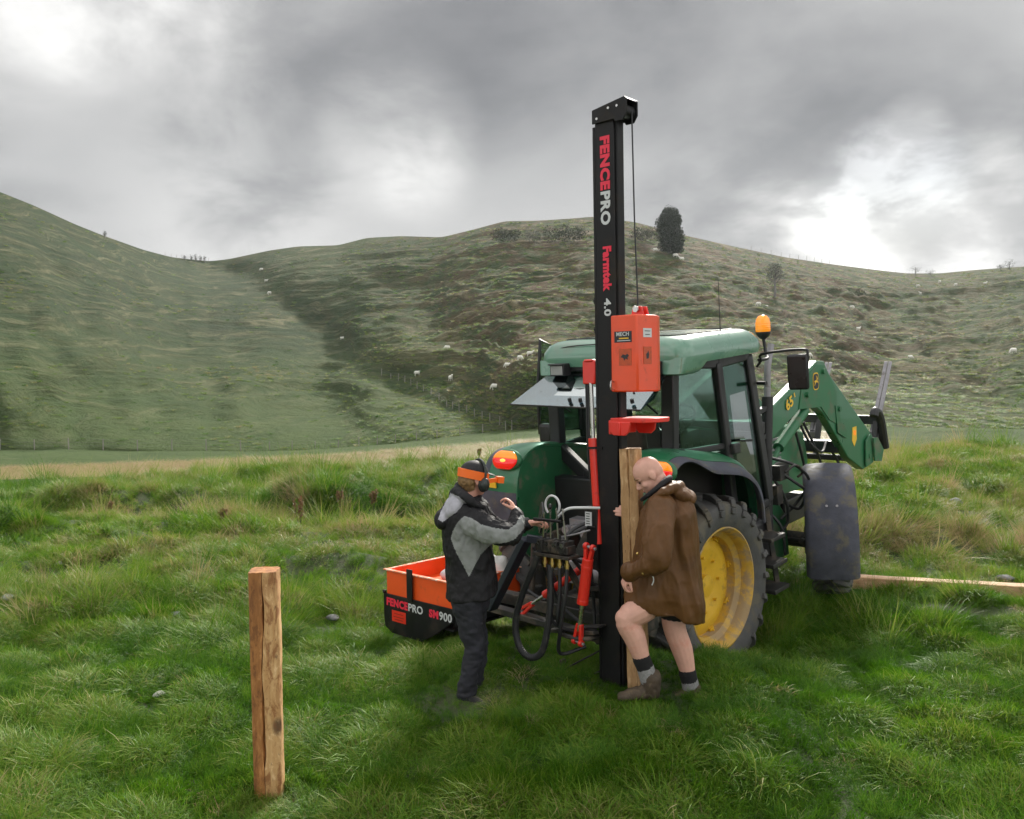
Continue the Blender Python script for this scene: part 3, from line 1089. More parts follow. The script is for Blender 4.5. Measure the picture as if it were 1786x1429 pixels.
    g.tube([(-.98, .2, 2.16), (-.98, .16, 2.22), (-.90, .22, 2.21), (-.85, .28, 2.16)], .012, 8, 3)
    g.build('handle', M['steel'], dl)
    g = MB()
    g.box((-1.03, .14, 2.03), (.17, .10, .20))
    g.build('lock_box', M['black'], dl, .03)
    # seat, steering wheel, console
    g = MB()
    g.box((0, .28, 1.62), (.50, .50, .14)).box((0, .05, 1.92), (.48, .13, .56), Euler((radians(8), 0, 0)).to_matrix()).box((.30, .25, 1.78), (.10, .42, .08)).box((-.30, .25, 1.78), (.10, .42, .08))
    g.build('seat', M['brown_int'], T, .04)
    g = MB()
    g.box((.48, .35, 1.58), (.26, .8, .5)).box((0, 1.0, 1.62), (.26, .34, .7))
    for i in range(5):
        g.cyl((.42 + .03 * i, .35 + .08 * i, 1.8), (.42 + .03 * i, .33 + .08 * i, 1.95), .012, n=8)
    g.build('console', M['dark_int'], T, .02)
    g = MB()
    R = Matrix.Rotation(radians(38), 3, 'X')
    c = Vector((.10, .80, 2.12))
    ringp = [c + R @ Vector((.2 * cos(2 * pi * i / 28), .2 * sin(2 * pi * i / 28), 0)) for i in range(28)]
    g.tube(ringp, .016, 8, 0, True)
    for a in (30, 150, 270):
        g.cyl(c + R @ Vector((0, 0, -.03)), c + R @ Vector((.19 * cos(radians(a)), .19 * sin(radians(a)), 0)), .012, n=8)
    g.cyl(c + R @ Vector((0, 0, -.03)), c + R @ Vector((0, .05, -.4)), .03, n=10)
    g.build('steering_wheel', M['black'], T)
    # roof
    g = MB()
    X0, X1, Y0, Y1 = -.80, .86, -.20, 1.24
    lay = [(.10, 2.735, .10), (.01, 2.745, .14), (-.01, 2.80, .16), (.0, 2.87, .17), (.035, 2.925, .19), (.09, 2.955, .20), (.16, 2.965, .2), (.17, 2.955, .2), (.40, 2.968, .2)]
    rings = []
    for ins, z, r in lay:
        rg = rrect(X0 + ins, X1 - ins, Y0 + ins, Y1 - ins, max(r - ins * .2, .06), z)
        for p in rg:                                                   # gentle camber and a rear lip
            p.z += .035 * (1 - ((p.x - .03) / .85) ** 2) * (z > 2.9) - .012 * (p.y < .1) * (z < 2.8)
        rings.append(rg)
    g.loft(rings)
    rf = g.build('cab_roof', M['roof'], T, 0, 50)
    g = MB()
    ring_ = [p + Vector((0, 0, .035 * (1 - ((p.x - .03) / .85) ** 2))) for p in rrect(X0 + .20, X1 - .20, Y0 + .16, Y1 - .20, .10, 2.966)]
    g.tube(ring_, .007, 6, 0, True)
    g.tube([(-.62, Y0 + .03, 2.90), (-.30, Y0 + .02, 2.935), (.36, Y0 + .02, 2.935), (.68, Y0 + .03, 2.90)], .005, 6, 3)
    g.build('roof_seal', M['black'], rf)
    for s in (1, -1):
        g = MB()
        cx = .03 + s * .70
        rg = []
        for z, hw, y0, y1 in ((2.645, .085, -.20, .05), (2.66, .11, -.225, .09), (2.70, .122, -.215, .15), (2.80, .128, -.20, .30)):
            rg.append(rrect(cx - hw, cx + hw, y0, y1, .05, z, 4))
        g.loft(rg)
        g.build('corner_pod', M['roof'], rf, 0, 50)
        g = MB()
        c = Vector((.03 + s * .52, -.235, 2.715))
        g.box(c, (.17, .11, .115)).box(c + Vector((0, -.06, .052)), (.175, .05, .014))
        wl = g.build('work_lamp', M['black'], T, .02)
        g = MB()
        g.box(c + Vector((0, -.058, -.004)), (.14, .008, .085))
        g.build('lens', M['lens'], wl, .003)
    g = MB()
    g.tube([(.74, .62, 2.94), (.755, .60, 3.45)], [.005, .002], 6)
    g.build('aerial', M['black'], T)
    # rear hatch glass, swung up and out
    g = MB()
    hp = [(-.67, -.15, 2.69), (.66, -.15, 2.69), (.84, -.66, 2.50), (.74, -.72, 2.415), (-.72, -.72, 2.44)]
    hp = [Vector(p) for p in hp]
    nn = (hp[1] - hp[0]).cross(hp[4] - hp[0]).normalized() * .006
    g.add(hp + [p + nn for p in hp], [(4, 3, 2, 1, 0), (5, 6, 7, 8, 9), (0, 1, 6, 5), (1, 2, 7, 6), (2, 3, 8, 7), (3, 4, 9, 8), (4, 0, 5, 9)])
    hg = g.build('rear_hatch', M['hatch'], T)
    g = MB()
    for x in (-.05, .07, .62):
        g.cyl((x, -.655, 2.462), (x, -.665, 2.495), .017, n=8)
    for x in (-.5, .5):
        g.tube([(x, -.12, 2.30), (x * 1.05, -.5, 2.53)], .010, 6)
        g.box((x, -.15, 2.70), (.07, .04, .03))
    g.tube([(-.72, -.72, 2.436), (.74, -.72, 2.411)], .008, 6)
    g.build('fitting', M['black'], hg)
    # exhaust
    g = MB()
    g.tube([(.70, 1.46, .72), (.70, 1.47, 1.0), (.70, 1.49, 1.5), (.70, 1.56, 2.24)], .050, 16)
    g.tube([(.70, 1.50, 1.74), (.70, 1.565, 2.26)], .056, 16)
    g.tube([(.70, 1.465, .74), (.66, 1.5, .62), (.5, 1.7, .6)], .045, 12, 4)
    ex = g.build('exhaust', M['black'], T)
    g = MB()
    g.tube([(.70, 1.56, 2.2), (.70, 1.585, 2.52), (.70, 1.62, 2.62), (.70, 1.69, 2.78)], .034, 14, 3)
    g.build('outlet_pipe', M['galv'], ex)
    for z in (1.33, 1.88, 2.15):
        g = MB()
        g.bar((.70, 1.5, z), (.70, 1.36, z - .02), .05, .05)
        g.build('bracket', M['black'], ex, .006)
    # beacon
    g = MB()
    g.tube([(.80, 1.22, 2.66), (.80, 1.40, 2.66), (.72, 1.53, 2.70), (.70, 1.53, 2.86)], .016, 8, 3)
    g.lathe([(.001, 2.84), (.03, 2.85), (.055, 2.875), (.072, 2.90), (.072, 2.92), (.001, 2.921)], (.70, 1.53, 0), (0, 0, 1), 24)
    bc = g.build('beacon', M['black'], T)
    g = MB()
    g.lathe([(.069, 2.915), (.074, 2.93), (.073, 3.0), (.066, 3.045), (.045, 3.075), (.02, 3.085), (.001, 3.087)], (.70, 1.53, 0), (0, 0, 1), 28)
    for z in (2.945, 2.965, 2.985, 3.005):
        g.lathe([(.0735, z - .005), (.0765, z), (.0735, z + .005)], (.70, 1.53, 0), (0, 0, 1), 28)
    g.build('amber_dome', M['beacon'], bc)
    # right mirror
    g = MB()
    g.tube([(.80, 1.18, 2.60), (.86, 1.15, 2.66), (.88, 1.12, 2.72), (1.1, 1.10, 2.75), (1.33, 1.07, 2.76), (1.37, 1.06, 2.73), (1.36, 1.06, 2.58), (1.34, 1.06, 2.42)], .013, 8, 3)
    g.tube([(.80, 1.18, 2.44), (.90, 1.16, 2.44)], .02, 8)
    mr = g.build('mirror', M['black'], T)
    g = MB()
    Rm = Euler((radians(3), 0, radians(14)), 'XYZ').to_matrix()
    g.box((1.28, 1.045, 2.555), (.19, .055, .33), Rm)
    g.build('mirror_housing', M['black'], mr, .025)
    g = MB()
    g.box(Vector((1.28, 1.045, 2.555)) + Rm @ Vector((0, -.030, 0)), (.155, .004, .29), Rm)
    g.build('mirror_glass', M['mirror'], mr)  # glass coloured dark in place of the dark reflection in it
    # steps
    g = MB()
    for i, z in enumerate((.42, .68, .94)):
        g.box((.86, 1.15 - .02 * i, z), (.26, .30, .04))
    for y in (1.0, 1.3):
        g.bar((.86, y, .40), (.80, y - .06, 1.2), .04, .05)
    g.build('steps', M['frame'], T, .006)
    g = MB()
    g.box((.60, 1.12, .85), (.36, .7, .46))
    g.build('fuel_tank', M['black'], T, .05)
    # front mudguards
    for s in (1, -1):
        g = MB()
        grid = []
        for x, dr_ in ((.645, -.055), (.66, -.02), (.685, 0), (.79, .008), (.90, .01), (1.01, .006), (1.10, 0), (1.125, -.02), (1.135, -.055)):
            row = []
            for k in range(15):
                th = radians(12 - 118 * k / 14)
                rr = .80 + dr_
                e = .02 * vnoise(np.array([x * 30.0]), np.array([1.0]))[0] if k == 14 else 0
                row.append(Vector((s * x, 2.43 + rr * sin(th), .60 + rr * cos(th) + (.05 * abs(e) * 10 if k == 14 else 0))))
            grid.append(row)
        g.shell(grid, .014 * s)
        mg = g.build('front_mudguard', M['grey_plastic'], T, 0, 50)
        g = MB()
        g.tube([(s * .74, 2.4, .75), (s * .77, 2.2, 1.1), (s * .82, 2.28, 1.37)], .022, 8, 3)
        g.build('bracket', M['frame'], mg)
        for x in (.85, .95):
            a = radians(-52)
            g = MB()
            g.cyl((s * x, 2.43 + .80 * sin(a), .6 + .80 * cos(a)), (s * x, 2.43 + .83 * sin(a), .6 + .83 * cos(a)), .014, n=8)
            g.build('bolt', M['galv'], mg)
        steer(mg, s)
    # ---- front loader
    arm = [(1.55, 1.92), (1.62, 2.05), (2.94, 2.51), (3.12, 2.49), (3.24, 2.34), (4.50, 1.42), (4.56, 1.22), (4.45, 1.07), (4.16, 1.05), (3.72, 1.27), (3.05, 1.90), (2.82, 2.02), (2.58, 2.06), (1.66, 1.74), (1.56, 1.78)]
    for s in (1, -1):
        g = MB()
        g.prism(arm, 'x', s * .52, s * .62)
        a = g.build('loader_arm', M['green'], T, .012)
        q = MB()
        q.prism([(2.42, 2.02), (2.52, 2.30), (2.92, 2.47), (3.10, 2.45), (3.42, 2.12), (3.42, 1.72), (3.2, 1.80), (2.98, 1.98)], 'x', s * .6205, s * .630)
        q.build('gusset_plate', M['green_old'], a, .004)
        q = MB()
        q.prism([(3.35, 1.95), (3.45, 1.95), (3.50, 1.75), (3.68, 1.62), (3.64, 1.52), (3.40, 1.62)], 'x', s * .631, s * .640)
        q.build('gusset_plate', M['green_old'], a, .004)
        q = MB()
        q.prism([(4.18, 1.08), (4.2, 1.40), (4.34, 1.47), (4.42, 1.1)], 'x', s * .632, s * .652)
        q.build('gusset_plate', M['green_old'], a, .004)
        q = MB()
        q.prism([(4.40, 1.12), (4.38, 1.42), (4.52, 1.40), (4.70, 1.22), (4.62, 1.08)], 'x', s * .658, s * .68)
        q.build('gusset_plate', M['green_old'], a, .004)
        for y, z in ((3.05, 2.38), (2.62, 2.16), (4.30, 1.2), (3.45, 1.9), (1.66, 1.88)):
            q = MB()
            q.cyl((s * .61, y, z), (s * .66, y, z), .03, n=12)
            q.build('pivot_pin', M['green_old'], a)
        g = MB()
        g.cyl((s * .57, 3.17, 2.40), (s * .57, 3.86, 1.66), .045, n=16)
        g.cyl((s * .57, 3.86, 1.66), (s * .57, 4.36, 1.34), .024, n=12)
        g.build('tilt_cylinder', M['green_old'], a)
        g = MB()
        g.cyl((s * .57, 2.02, 1.66), (s * .57, 2.68, 1.98), .06, n=16)
        g.cyl((s * .57, 1.62, 1.30), (s * .57, 2.04, 1.67), .028, n=12)
        g.build('lift_cylinder', M['green_old'], a)
        g = MB()
        g.prism([(1.42, .55), (1.42, 1.0), (1.50, 1.95), (1.72, 1.95), (1.86, 1.2), (2.15, .9), (2.2, .45), (1.9, .45)], 'x', s * .50, s * .56)
        g.build('loader_post', M['green_old'], T, .01)
    g = MB()
    g.bar((-.55, 3.62, 1.42), (.55, 3.62, 1.42), .12, .14).bar((-.62, 4.28, 1.16), (.62, 4.28, 1.16), .07, .07)
    g.build('loader_crossbar', M['black'], T, .008)
    g = MB()
    for z, y in ((1.20, 4.70), (1.58, 4.84)):
        g.bar((-.66, y, z), (.58, y, z), .07, .11)
    for x in (-.62, -.22, .22, .54):
        g.bar((x, 4.68, 1.12), (x, 4.86, 1.64), .06, .06)
    for s in (1, -1):
        g.tube([(s * .60, 4.60, 1.66), (s * .60, 4.66, 1.72), (s * .60, 4.82, 1.60), (s * .60, 4.95, 1.2)], .055, 10, 4)
    g.build('fork_carriage', M['black'], T, .008)
    for x, l in ((.50, 1.0), (-.32, 1.0)):
        g = MB()
        d = Vector((0, .60, .93)).normalized()
        p0 = Vector((x, 4.85, 1.40))
        for o in (-.028, .028):
            g.bar(p0 + Vector((o, 0, 0)), p0 + d * 1.06 + Vector((o, 0, 0)), .05, .04, (0, 1, -.6), .046, .018)
        g.bar(p0, p0 + Vector((0, .10, -.24)), .11, .05, (0, 1, 0))
        g.build('fork_tine', M['galv'], T, .005)
    # hoses of the loader
    for pts in ([(.66, 1.72, 1.5), (.80, 1.85, 1.35), (.84, 2.05, 1.2), (.74, 2.1, 1.0), (.66, 1.9, 1.1)],
                [(.64, 1.66, 1.62), (.82, 1.9, 1.5), (.86, 2.1, 1.30), (.70, 2.12, 1.05), (.6, 1.95, .9)],
                [(.60, 1.6, 1.55), (.72, 1.8, 1.20), (.70, 1.9, .9), (.62, 1.8, .75)],
                [(.45, 2.7, 1.95), (.50, 2.9, 1.6), (.52, 3.2, 1.42), (.45, 3.5, 1.5), (.42, 3.6, 1.4)],
                [(.40, 3.0, 1.8), (.45, 3.2, 1.45), (.42, 3.4, 1.2), (.38, 3.45, .85), (.36, 3.4, .6)],
                [(.45, 3.6, 1.4), (.50, 3.9, 1.0), (.52, 4.0, .62)],
                [(.45, 2.6, 1.9), (.44, 2.8, 1.55), (.40, 3.0, 1.25), (.3, 3.2, 1.2)],
                [(.70, 1.48, 1.1), (.78, 1.6, .9), (.76, 1.7, .6)]):
        g = MB()
        g.tube(pts, .016, 8, 6)
        g.build('hydraulic_hose', M['hose'], T)
    g = MB()
    g.box((.70, 1.78, 1.45), (.10, .2, .16)).box((.66, 1.72, 1.22), (.12, .12, .2))
    g.tube([(.78, 1.72, 1.46), (.84, 1.85, 1.52), (.84, 2.0, 1.42), (.78, 2.0, 1.36)], .014, 8, 3)
    g.build('loader_valve', M['frame'], T, .01)
    # emblem and number on the right loader arm
    e = Vector((.6315, 2.86, 2.285))

    def em(pts, dx, m, nm, par):
        q = MB()
        q.prism([(e.y + a * .075, e.z + c * .098) for a, c in pts], 'x', e.x + dx, e.x + dx + .002)
        return q.build(nm, m, par)
    sh = []
    for i in range(28):
        a = 2 * pi * i / 28
        sh.append((math.copysign(abs(cos(a)) ** .55, cos(a)), math.copysign(abs(sin(a)) ** .6, sin(a))))
    eb = em(sh, 0, M['yel_dec'], 'emblem', T)
    em([(x * .86, y * .87) for x, y in sh], .0025, M['blk_dec'], 'shield', eb)
    deer = [(-.72, -.02), (-.40, .14), (.05, .10), (.22, .30), (.10, .52), (.20, .66), (.26, .48), (.34, .60), (.38, .42), (.60, .30), (.42, .22), (.36, .02), (.62, -.10), (.66, -.30), (.50, -.16), (.22, -.14), (-.18, -.10), (-.36, -.26), (-.62, -.50), (-.70, -.46), (-.48, -.22), (-.52, -.04)]
    em(deer, .005, M['yel_dec'], 'leaping_deer', eb)
    text('65', (.6315, 2.13, 2.035), (0, cos(.34), sin(.34)), (0, -sin(.34), cos(.34)), .17, .12, M['yel_dec'], T)
    text("1", (.6315, 2.315, 2.165), (0, cos(.34), sin(.34)), (0, -sin(.34), cos(.34)), .02, .05, M['yel_dec'], T)
    g = MB()
    g.prism([(3.86, 1.62), (3.98, 1.62), (3.98, 1.46), (3.90, 1.38), (3.84, 1.46)], 'x', .6215, .624)
    st = g.build('warning_sticker', M['yel_dec'], T)
    g = MB()
    g.prism([(3.88, 1.58), (3.96, 1.57), (3.95, 1.51), (3.89, 1.52)], 'x', .6245, .6255)
    g.build('pictogram', M['lamp_amb'], st)
    return T


build_tractor()

# ------------------------------------------------------------------ post driver hung on the tractor
# local axes as the tractor's; origin at the foot of the mast
def build_driver():
    D = thing('post_driver', 'black and orange post driver with a tall lettered mast, hung behind the tractor', 'post driver', DR_LOC, DR_ROT)
    g = MB()
    # rear web, two flanges and the rail the hammer runs on
    g.box((.037, -.018, 1.98), (.165, .095, 4.02)).box((-.057, -.05, 1.97), (.024, .03, 3.96)).box((.129, -.012, 1.96), (.022, .075, 4.02)).box((.05, .06, 1.94), (.06, .06, 3.95))
    mast = g.build('mast', M['mast'], D, .006)
    g = MB()
    g.prism([(-.055, 3.965), (-.055, 4.062), (.225, 4.104), (.243, 4.088), (.243, 3.99), (.212, 3.945), (.145, 3.945), (.135, 3.965)], 'y', -.085, -.073)
    g.prism([(-.055, 3.965), (-.055, 4.062), (.225, 4.104), (.243, 4.088), (.243, 3.99), (.212, 3.945), (.145, 3.945), (.135, 3.965)], 'y', .043, .055)
    g.prism([(-.054, 4.060), (.225, 4.102), (.241, 4.086), (.241, 4.077), (.225, 4.093), (-.054, 4.051)], 'y', -.072, .042)
    g.cyl((.185, -.07, 4.02), (.185, .04, 4.02), .045, n=20)
    mh = g.build('mast_head', M['mast'], D, .003)
    for x, z in ((-.01, 3.995), (.165, 4.05), (.09, 4.05)):
        g = MB()
        g.cyl((x, -.085, z), (x, -.090, z), .009, n=8)
        g.build('bolt', M['steel'], mh)
    g = MB()
    g.tube([(.228, 0, 4.02), (.24, 0, 3.3), (.262, 0, 2.66)], .0055, 6)
    g.build('cable', M['hose'], D)
    for z in (2.73, 2.52):
        g = MB()
        g.box((-.085, .0, z), (.06, .03, .05)).cyl((-.095, -.03, z), (-.095, .03, z), .014, n=10)
        g.build('lug', M['mast'], D, .006)
    n = -.0662
    up, rt = (1, 0, 0), (0, 0, -1)
    text('FENCE', (.000, n, 3.87), rt, up, .375, .085, M['red_dec'], mast, bold=.055)
    text('PRO', (.000, n, 3.485), rt, up, .235, .085, M['white_dec'], mast, bold=.04)
    text('Farmtek', (.014, n, 3.10), rt, up, .315, .074, M['red_dec'], mast, bold=.055)
    text('4.0', (.02, n, 2.735), rt, up, .125, .060, M['white_dec'], mast, bold=.03)
    # hammer block
    hx = [(.120, -.13), (.322, -.13), (.338, -.122), (.365, .075), (.36, .095), (.32, .18), (.120, .18)]
    g = MB()
    g.prism(hx, 'z', 2.075, 2.605)
    hm = g.build('hammer', M['orange'], D, .010)
    g = MB()
    for y in (-.03, .03):
        g.prism([(.23, 2.605), (.33, 2.605), (.315, 2.665), (.245, 2.665)], 'y', y - .009, y + .009)
    g.build('lifting_lug', M['red'], hm, .004)
    g = MB()
    g.cyl((.28, -.055, 2.645), (.28, .05, 2.645), .016, n=10).cyl((.28, -.06, 2.645), (.28, -.045, 2.645), .024, n=6)
    g.build('pin', M['steel'], hm)
    g = MB()
    g.tube([(.145, -.132, 2.145), (.142, -.160, 2.15), (.142, -.165, 2.10), (.145, -.14, 2.09)], .006, 8, 4)
    g.build('hook', M['steel'], hm)
    g = MB()
    g.box((.226, -.1315, 2.455), (.145, .002, .075))
    dc = g.build('decal', M['blk_dec'], hm)
    text('MECH', (.172, -.1327, 2.460), (1, 0, 0), (0, 0, 1), .105, .028, M['white_dec'], dc, bold=.015)
    g = MB()
    g.box((.233, -.1330, 2.444), (.08, .001, .008))
    g.build('decal_line', M['yel_dec'], dc)
    g = MB()
    g.box((.233, -.1330, 2.428), (.11, .001, .005))
    g.build('decal_print', M['white_dec'], dc)
    m_ = mat('worn_warning', (.50, .075, .02), .5, 0, .2, 40)
    g = MB()
    g.box((.243, -.1315, 2.315), (.105, .002, .115))
    wd = g.build('decal', m_, hm)
    g = MB()
    g.prism([(.205, 2.315), (.225, 2.335), (.245, 2.328), (.262, 2.338), (.275, 2.325), (.262, 2.312), (.266, 2.295), (.247, 2.305), (.235, 2.29), (.228, 2.308)], 'y', -.1335, -.1327)
    g.build('pictogram', M['blk_dec'], wd)
    # stickers on the slanted right side
    d = (Vector((.365, .075, 0)) - Vector((.338, -.122, 0))).normalized()
    nn = Vector((d.y, -d.x, 0))
    R = Matrix((d, -nn, (0, 0, 1))).transposed()

    def side(t, z):
        return Vector((.338, -.122, 0)) + d * t + nn * .0015 + Vector((0, 0, z))
    g = MB()
    g.box(side(.10, 2.48), (.085, .002, .062), R)
    s1 = g.build('decal', M['white_dec'], hm)
    for k, w in ((.012, .055), (-.012, .045)):
        g = MB()
        g.box(side(.10, 2.48 + k) + nn * .0015, (w, .001, .005), R)
        g.build('decal_print', M['blk_dec'], s1)
    g = MB()
    g.box(side(.10, 2.325), (.080, .002, .12), R)
    s2 = g.build('decal', m_, hm)
    g = MB()
    c = side(.10, 2.33) + nn * .0015
    g.add([c + d * a + Vector((0, 0, b)) for a, b in ((-.012, -.03), (.010, -.025), (.016, .0), (.006, .03), (-.004, .012), (-.016, .004))], [(0, 1, 2, 3, 4, 5)])
    g.build('pictogram', M['blk_dec'], s2)
    # post cap
    g = MB()
    cap = [(.13, -.16), (.40, -.16), (.45, -.06), (.45, .08), (.40, .17), (.13, .17)]
    g.prism(cap, 'z', 1.865, 1.895)
    g.prism([(.115, 1.87), (.30, 1.87), (.285, 1.80), (.255, 1.775), (.155, 1.775), (.13, 1.80)], 'y', -.165, -.145)
    g.prism([(.115, 1.87), (.30, 1.87), (.285, 1.80), (.255, 1.775), (.155, 1.775), (.13, 1.80)], 'y', .145, .165)
    g.box((.12, 0, 1.83), (.02, .31, .10))
    g.box((.21, -.155, 1.82), (.022, .036, .09))
    g.build('post_cap', M['red'], D, .005)
    # lift ram up the left of the mast
    g = MB()
    g.box((-.13, .0, 2.215), (.115, .13, .17)).box((-.13, -.02, 2.30), (.08, .11, .02))
    rb = g.build('ram_head', M['red'], D, .012)
    g = MB()
    g.cyl((-.105, -.05, 1.70), (-.12, -.05, 2.14), .016, n=12)
    g.build('ram_rod', M['steel'], D)
    for x in (-.165, -.148):
        g = MB()
        g.tube([(x, -.05, 2.13), (x + .004, -.05, 1.9), (x + .01, -.05, 1.6), (x + .02, -.02, 1.25), (x - .05, .02, 1.1)], .008, 8, 4)
        g.build('hydraulic_hose', M['hose'], D)
    g = MB()
    g.cyl((-.06, -.06, .98), (-.098, -.06, 1.66), .030, n=18).cyl((-.098, -.06, 1.66), (-.103, -.06, 1.74), .034, n=18)
    g.build('lift_ram', M['red'], D)
    g = MB()
    g.cyl((-.103, -.06, 1.665), (-.1035, -.06, 1.68), .045, n=12).box((-.06, -.06, 1.672), (.10, .03, .016))
    g.build('ram_clamp', M['mast'], D)
    # foot guides
    g = MB()
    g.box((-.10, -.02, 1.02), (.10, .14, .46)).box((-.10, -.095, 1.1), (.07, .012, .02))
    g.build('control_box', M['mast'], D, .01)
    g = MB()
    g.box((-.125, -.094, 1.155), (.058, .006, .105))
    lb = g.build('decal', M['white_dec'], D)
    g = MB()
    for k in range(5):
        g.box((-.128, -.0975, 1.195 - .018 * k), (.035 - .006 * (k % 2), .001, .006))
    g.build('decal_print', M['blk_dec'], lb)

    def ram(a, b, r, split, name, clevis=True):
        a, b = Vector(a), Vector(b)
        m = a.lerp(b, split)
        dr = (b - a).normalized()
        q = MB()
        q.cyl(a, m, r, n=20).cyl(m - dr * .03, m + dr * .004, r * 1.06, n=20)
        q.cyl(a + dr * .05, a + dr * .08, r * 1.05, n=20)
        body = q.build(name, M['red'], D, .004)
        q = MB()
        q.cyl(m, b, r * .45, n=14)
        q.build('rod', M['steel'], body)
        for e, sgn, nm in ((a, -1, 'clevis'), (b, 1, 'clevis')):
            q = MB()
            side_ = dr.cross(Vector((0, 1, 0)))
            for s in (1, -1):
                q.bar(e - dr * sgn * .05 + side_ * r * .3 * s, e + dr * sgn * .085 + side_ * r * .75 * s, .024, .034, (0, 1, 0))
                q.cyl(e + dr * sgn * .085 + side_ * r * .75 * s - side_ * .013, e + dr * sgn * .085 + side_ * r * .75 * s + side_ * .013, .026, n=12)
            cv = q.build(nm, M['red'], body, .004)
            q = MB()
            q.cyl(e + dr * sgn * .085 - side_ * r * 1.4, e + dr * sgn * .085 + side_ * r * 1.4, .011, n=8)
            q.build('pin', M['galv'], cv)
    ram((-.035, -.22, .90), (-.125, -.22, .37), .040, .62, 'tilt_ram')
    ram((-.33, .12, .75), (-.90, .10, .35), .030, .70, 'slide_ram')
    # subframe to the ballast bin
    g = MB()
    g.bar((-1.8, .18, .26), (-.05, .02, .26), .10, .05).bar((-1.8, .55, .24), (.05, .42, .26), .10, .10)
    g.bar((-.55, -.02, .25), (-.02, -.16, .36), .06, .03)
    g.tube([(-.20 + .15 * cos(t), -.12 + .11 * sin(t), .31) for t in np.linspace(0, 2 * pi, 25)[:-1]], .018, 8, 0, True)
    g.bar((-.42, -.08, .30), (.0, -.1, .40), .10, .016)
    g.bar((.05, .42, .26), (.06, .10, .40), .12, .10)
    g.box((.06, .25, .55), (.16, .30, .50))
    g.build('subframe', M['frame'], D, .006)
    g = MB()
    g.bar((-.10, -.02, .18), (-.45, -.05, -.04), .07, .012).bar((-.12, .0, .02), (-.44, -.02, -.20), .06, .012)
    g.bar((-.44, -.03, .05), (-.47, -.03, -.35), .05, .03)
    g.build('foot_spade', M['frame'], D, .004)
    g = MB()
    g.bar((-.80, -.02, .93), (-1.22, .0, .30), .055, .10, (0, 1, 0))
    g.bar((-.80, -.02, .93), (-.62, .1, .90), .05, .06)
    g.build('brace', mat('blue_black_strut', (.020, .024, .040), .45, 0, .2, 6, dirt=(.08, .08, .08), damt=.2), D, .006)
    g = MB()
    for x in (-.95, .02):
        g.bar((x, .50, .28), (-.46 + .1 * (x > -.5), .56, 1.22), .07, .05, (0, 1, 0))
    g.bar((-.50, .56, 1.20), (-.32, .56, 1.20), .08, .08).bar((-.95, .50, .34), (.05, .50, .34), .09, .09)
    g.bar((-.70, .53, .75), (-.15, .53, .75), .05, .06)
    g.cyl((-.40, .56, 1.18), (-.55, .95, 1.22), .03, n=12)
    g.build('headstock', M['frame'], D, .005)
    g = MB()
    g.cyl((-.55, .42, .62), (-.20, .40, .62), .07, n=18).cyl((-.20, .40, .62), (-.14, .40, .62), .05, n=14)
    g.box((-.62, .42, .62), (.12, .16, .18))
    g.build('oil_pump', M['galv'], D, .006)
    # control valves and levers
    g = MB()
    g.box((-.30, -.26, .95), (.30, .10, .06)).box((-.30, -.26, .90), (.34, .13, .025))
    for i in range(4):
        x = -.405 + .07 * i
        g.box((x, -.26, .97), (.048, .12, .08)).cyl((x, -.26, 1.0), (x, -.26, 1.05), .014, n=10)
    vb = g.build('valve_bank', M['frame'], D, .004)
    for i in range(4):
        x = -.405 + .07 * i
        g = MB()
        g.cyl((x, -.27, 1.02), (x + .012 * (1.5 - i), -.28, 1.245 if i else 1.20), .0065, n=8)
        lv = g.build('lever', M['steel'], vb)
        if i == 1:
            g = MB()
            g.ell((x + .006, -.28, 1.25), (.014, .014, .022))
            g.build('knob', M['mirror'], lv)
        g = MB()
        g.cyl((x, -.325, .985), (x, -.305, .985), .018, n=6)
        g.build('plug', M['steel'], vb)
        g = MB()
        g.cyl((x, -.26, .80), (x, -.26, .89), .014, n=6).cyl((x, -.26, .825), (x, -.26, .845), .019, n=6)
        g.build('fitting', M['brass'], vb)
    g = MB()
    g.cyl((-.47, -.30, 1.15), (-.21, -.30, 1.155), .011, n=8)
    g.build('lever_handle', M['mast'], vb)
    g = MB()
    g.tube([(-.375 + .068 * cos(t), -.20, 1.245 + .072 * sin(t)) for t in np.linspace(-.9, pi + .9, 22)], .0085, 8)
    g.build('rope_ring', M['white_dec'], vb)
    for pts, r, m in (([(-.29, -.25, 1.17), (-.20, -.24, 1.24), (-.08, -.2, 1.255), (.0, -.12, 1.25)], .010, 'white_dec'),
                      ([(-.27, -.25, 1.03), (-.15, -.24, 1.06), (-.03, -.2, 1.10)], .006, 'galv'),
                      ([(-.42, -.25, 1.03), (-.34, -.25, 1.12), (-.25, -.25, 1.20)], .006, 'steel')):
        g = MB()
        g.tube(pts, r, 8, 5)
        g.build('pipe', M[m], vb)
    g = MB()
    pts = crom([(-.415, -.29, .93), (-.47, -.31, .80), (-.58, -.33, .56), (-.635, -.34, .36), (-.60, -.34, .19), (-.50, -.33, .125), (-.40, -.31, .19), (-.35, -.29, .42), (-.345, -.27, .66), (-.36, -.26, .82)], 14)
    n_ = len(pts)
    g.tube(pts, [.024 + .003 * (i % 2) for i in range(n_)], 10)
    g.build('hydraulic_hose', M['hose'], D)
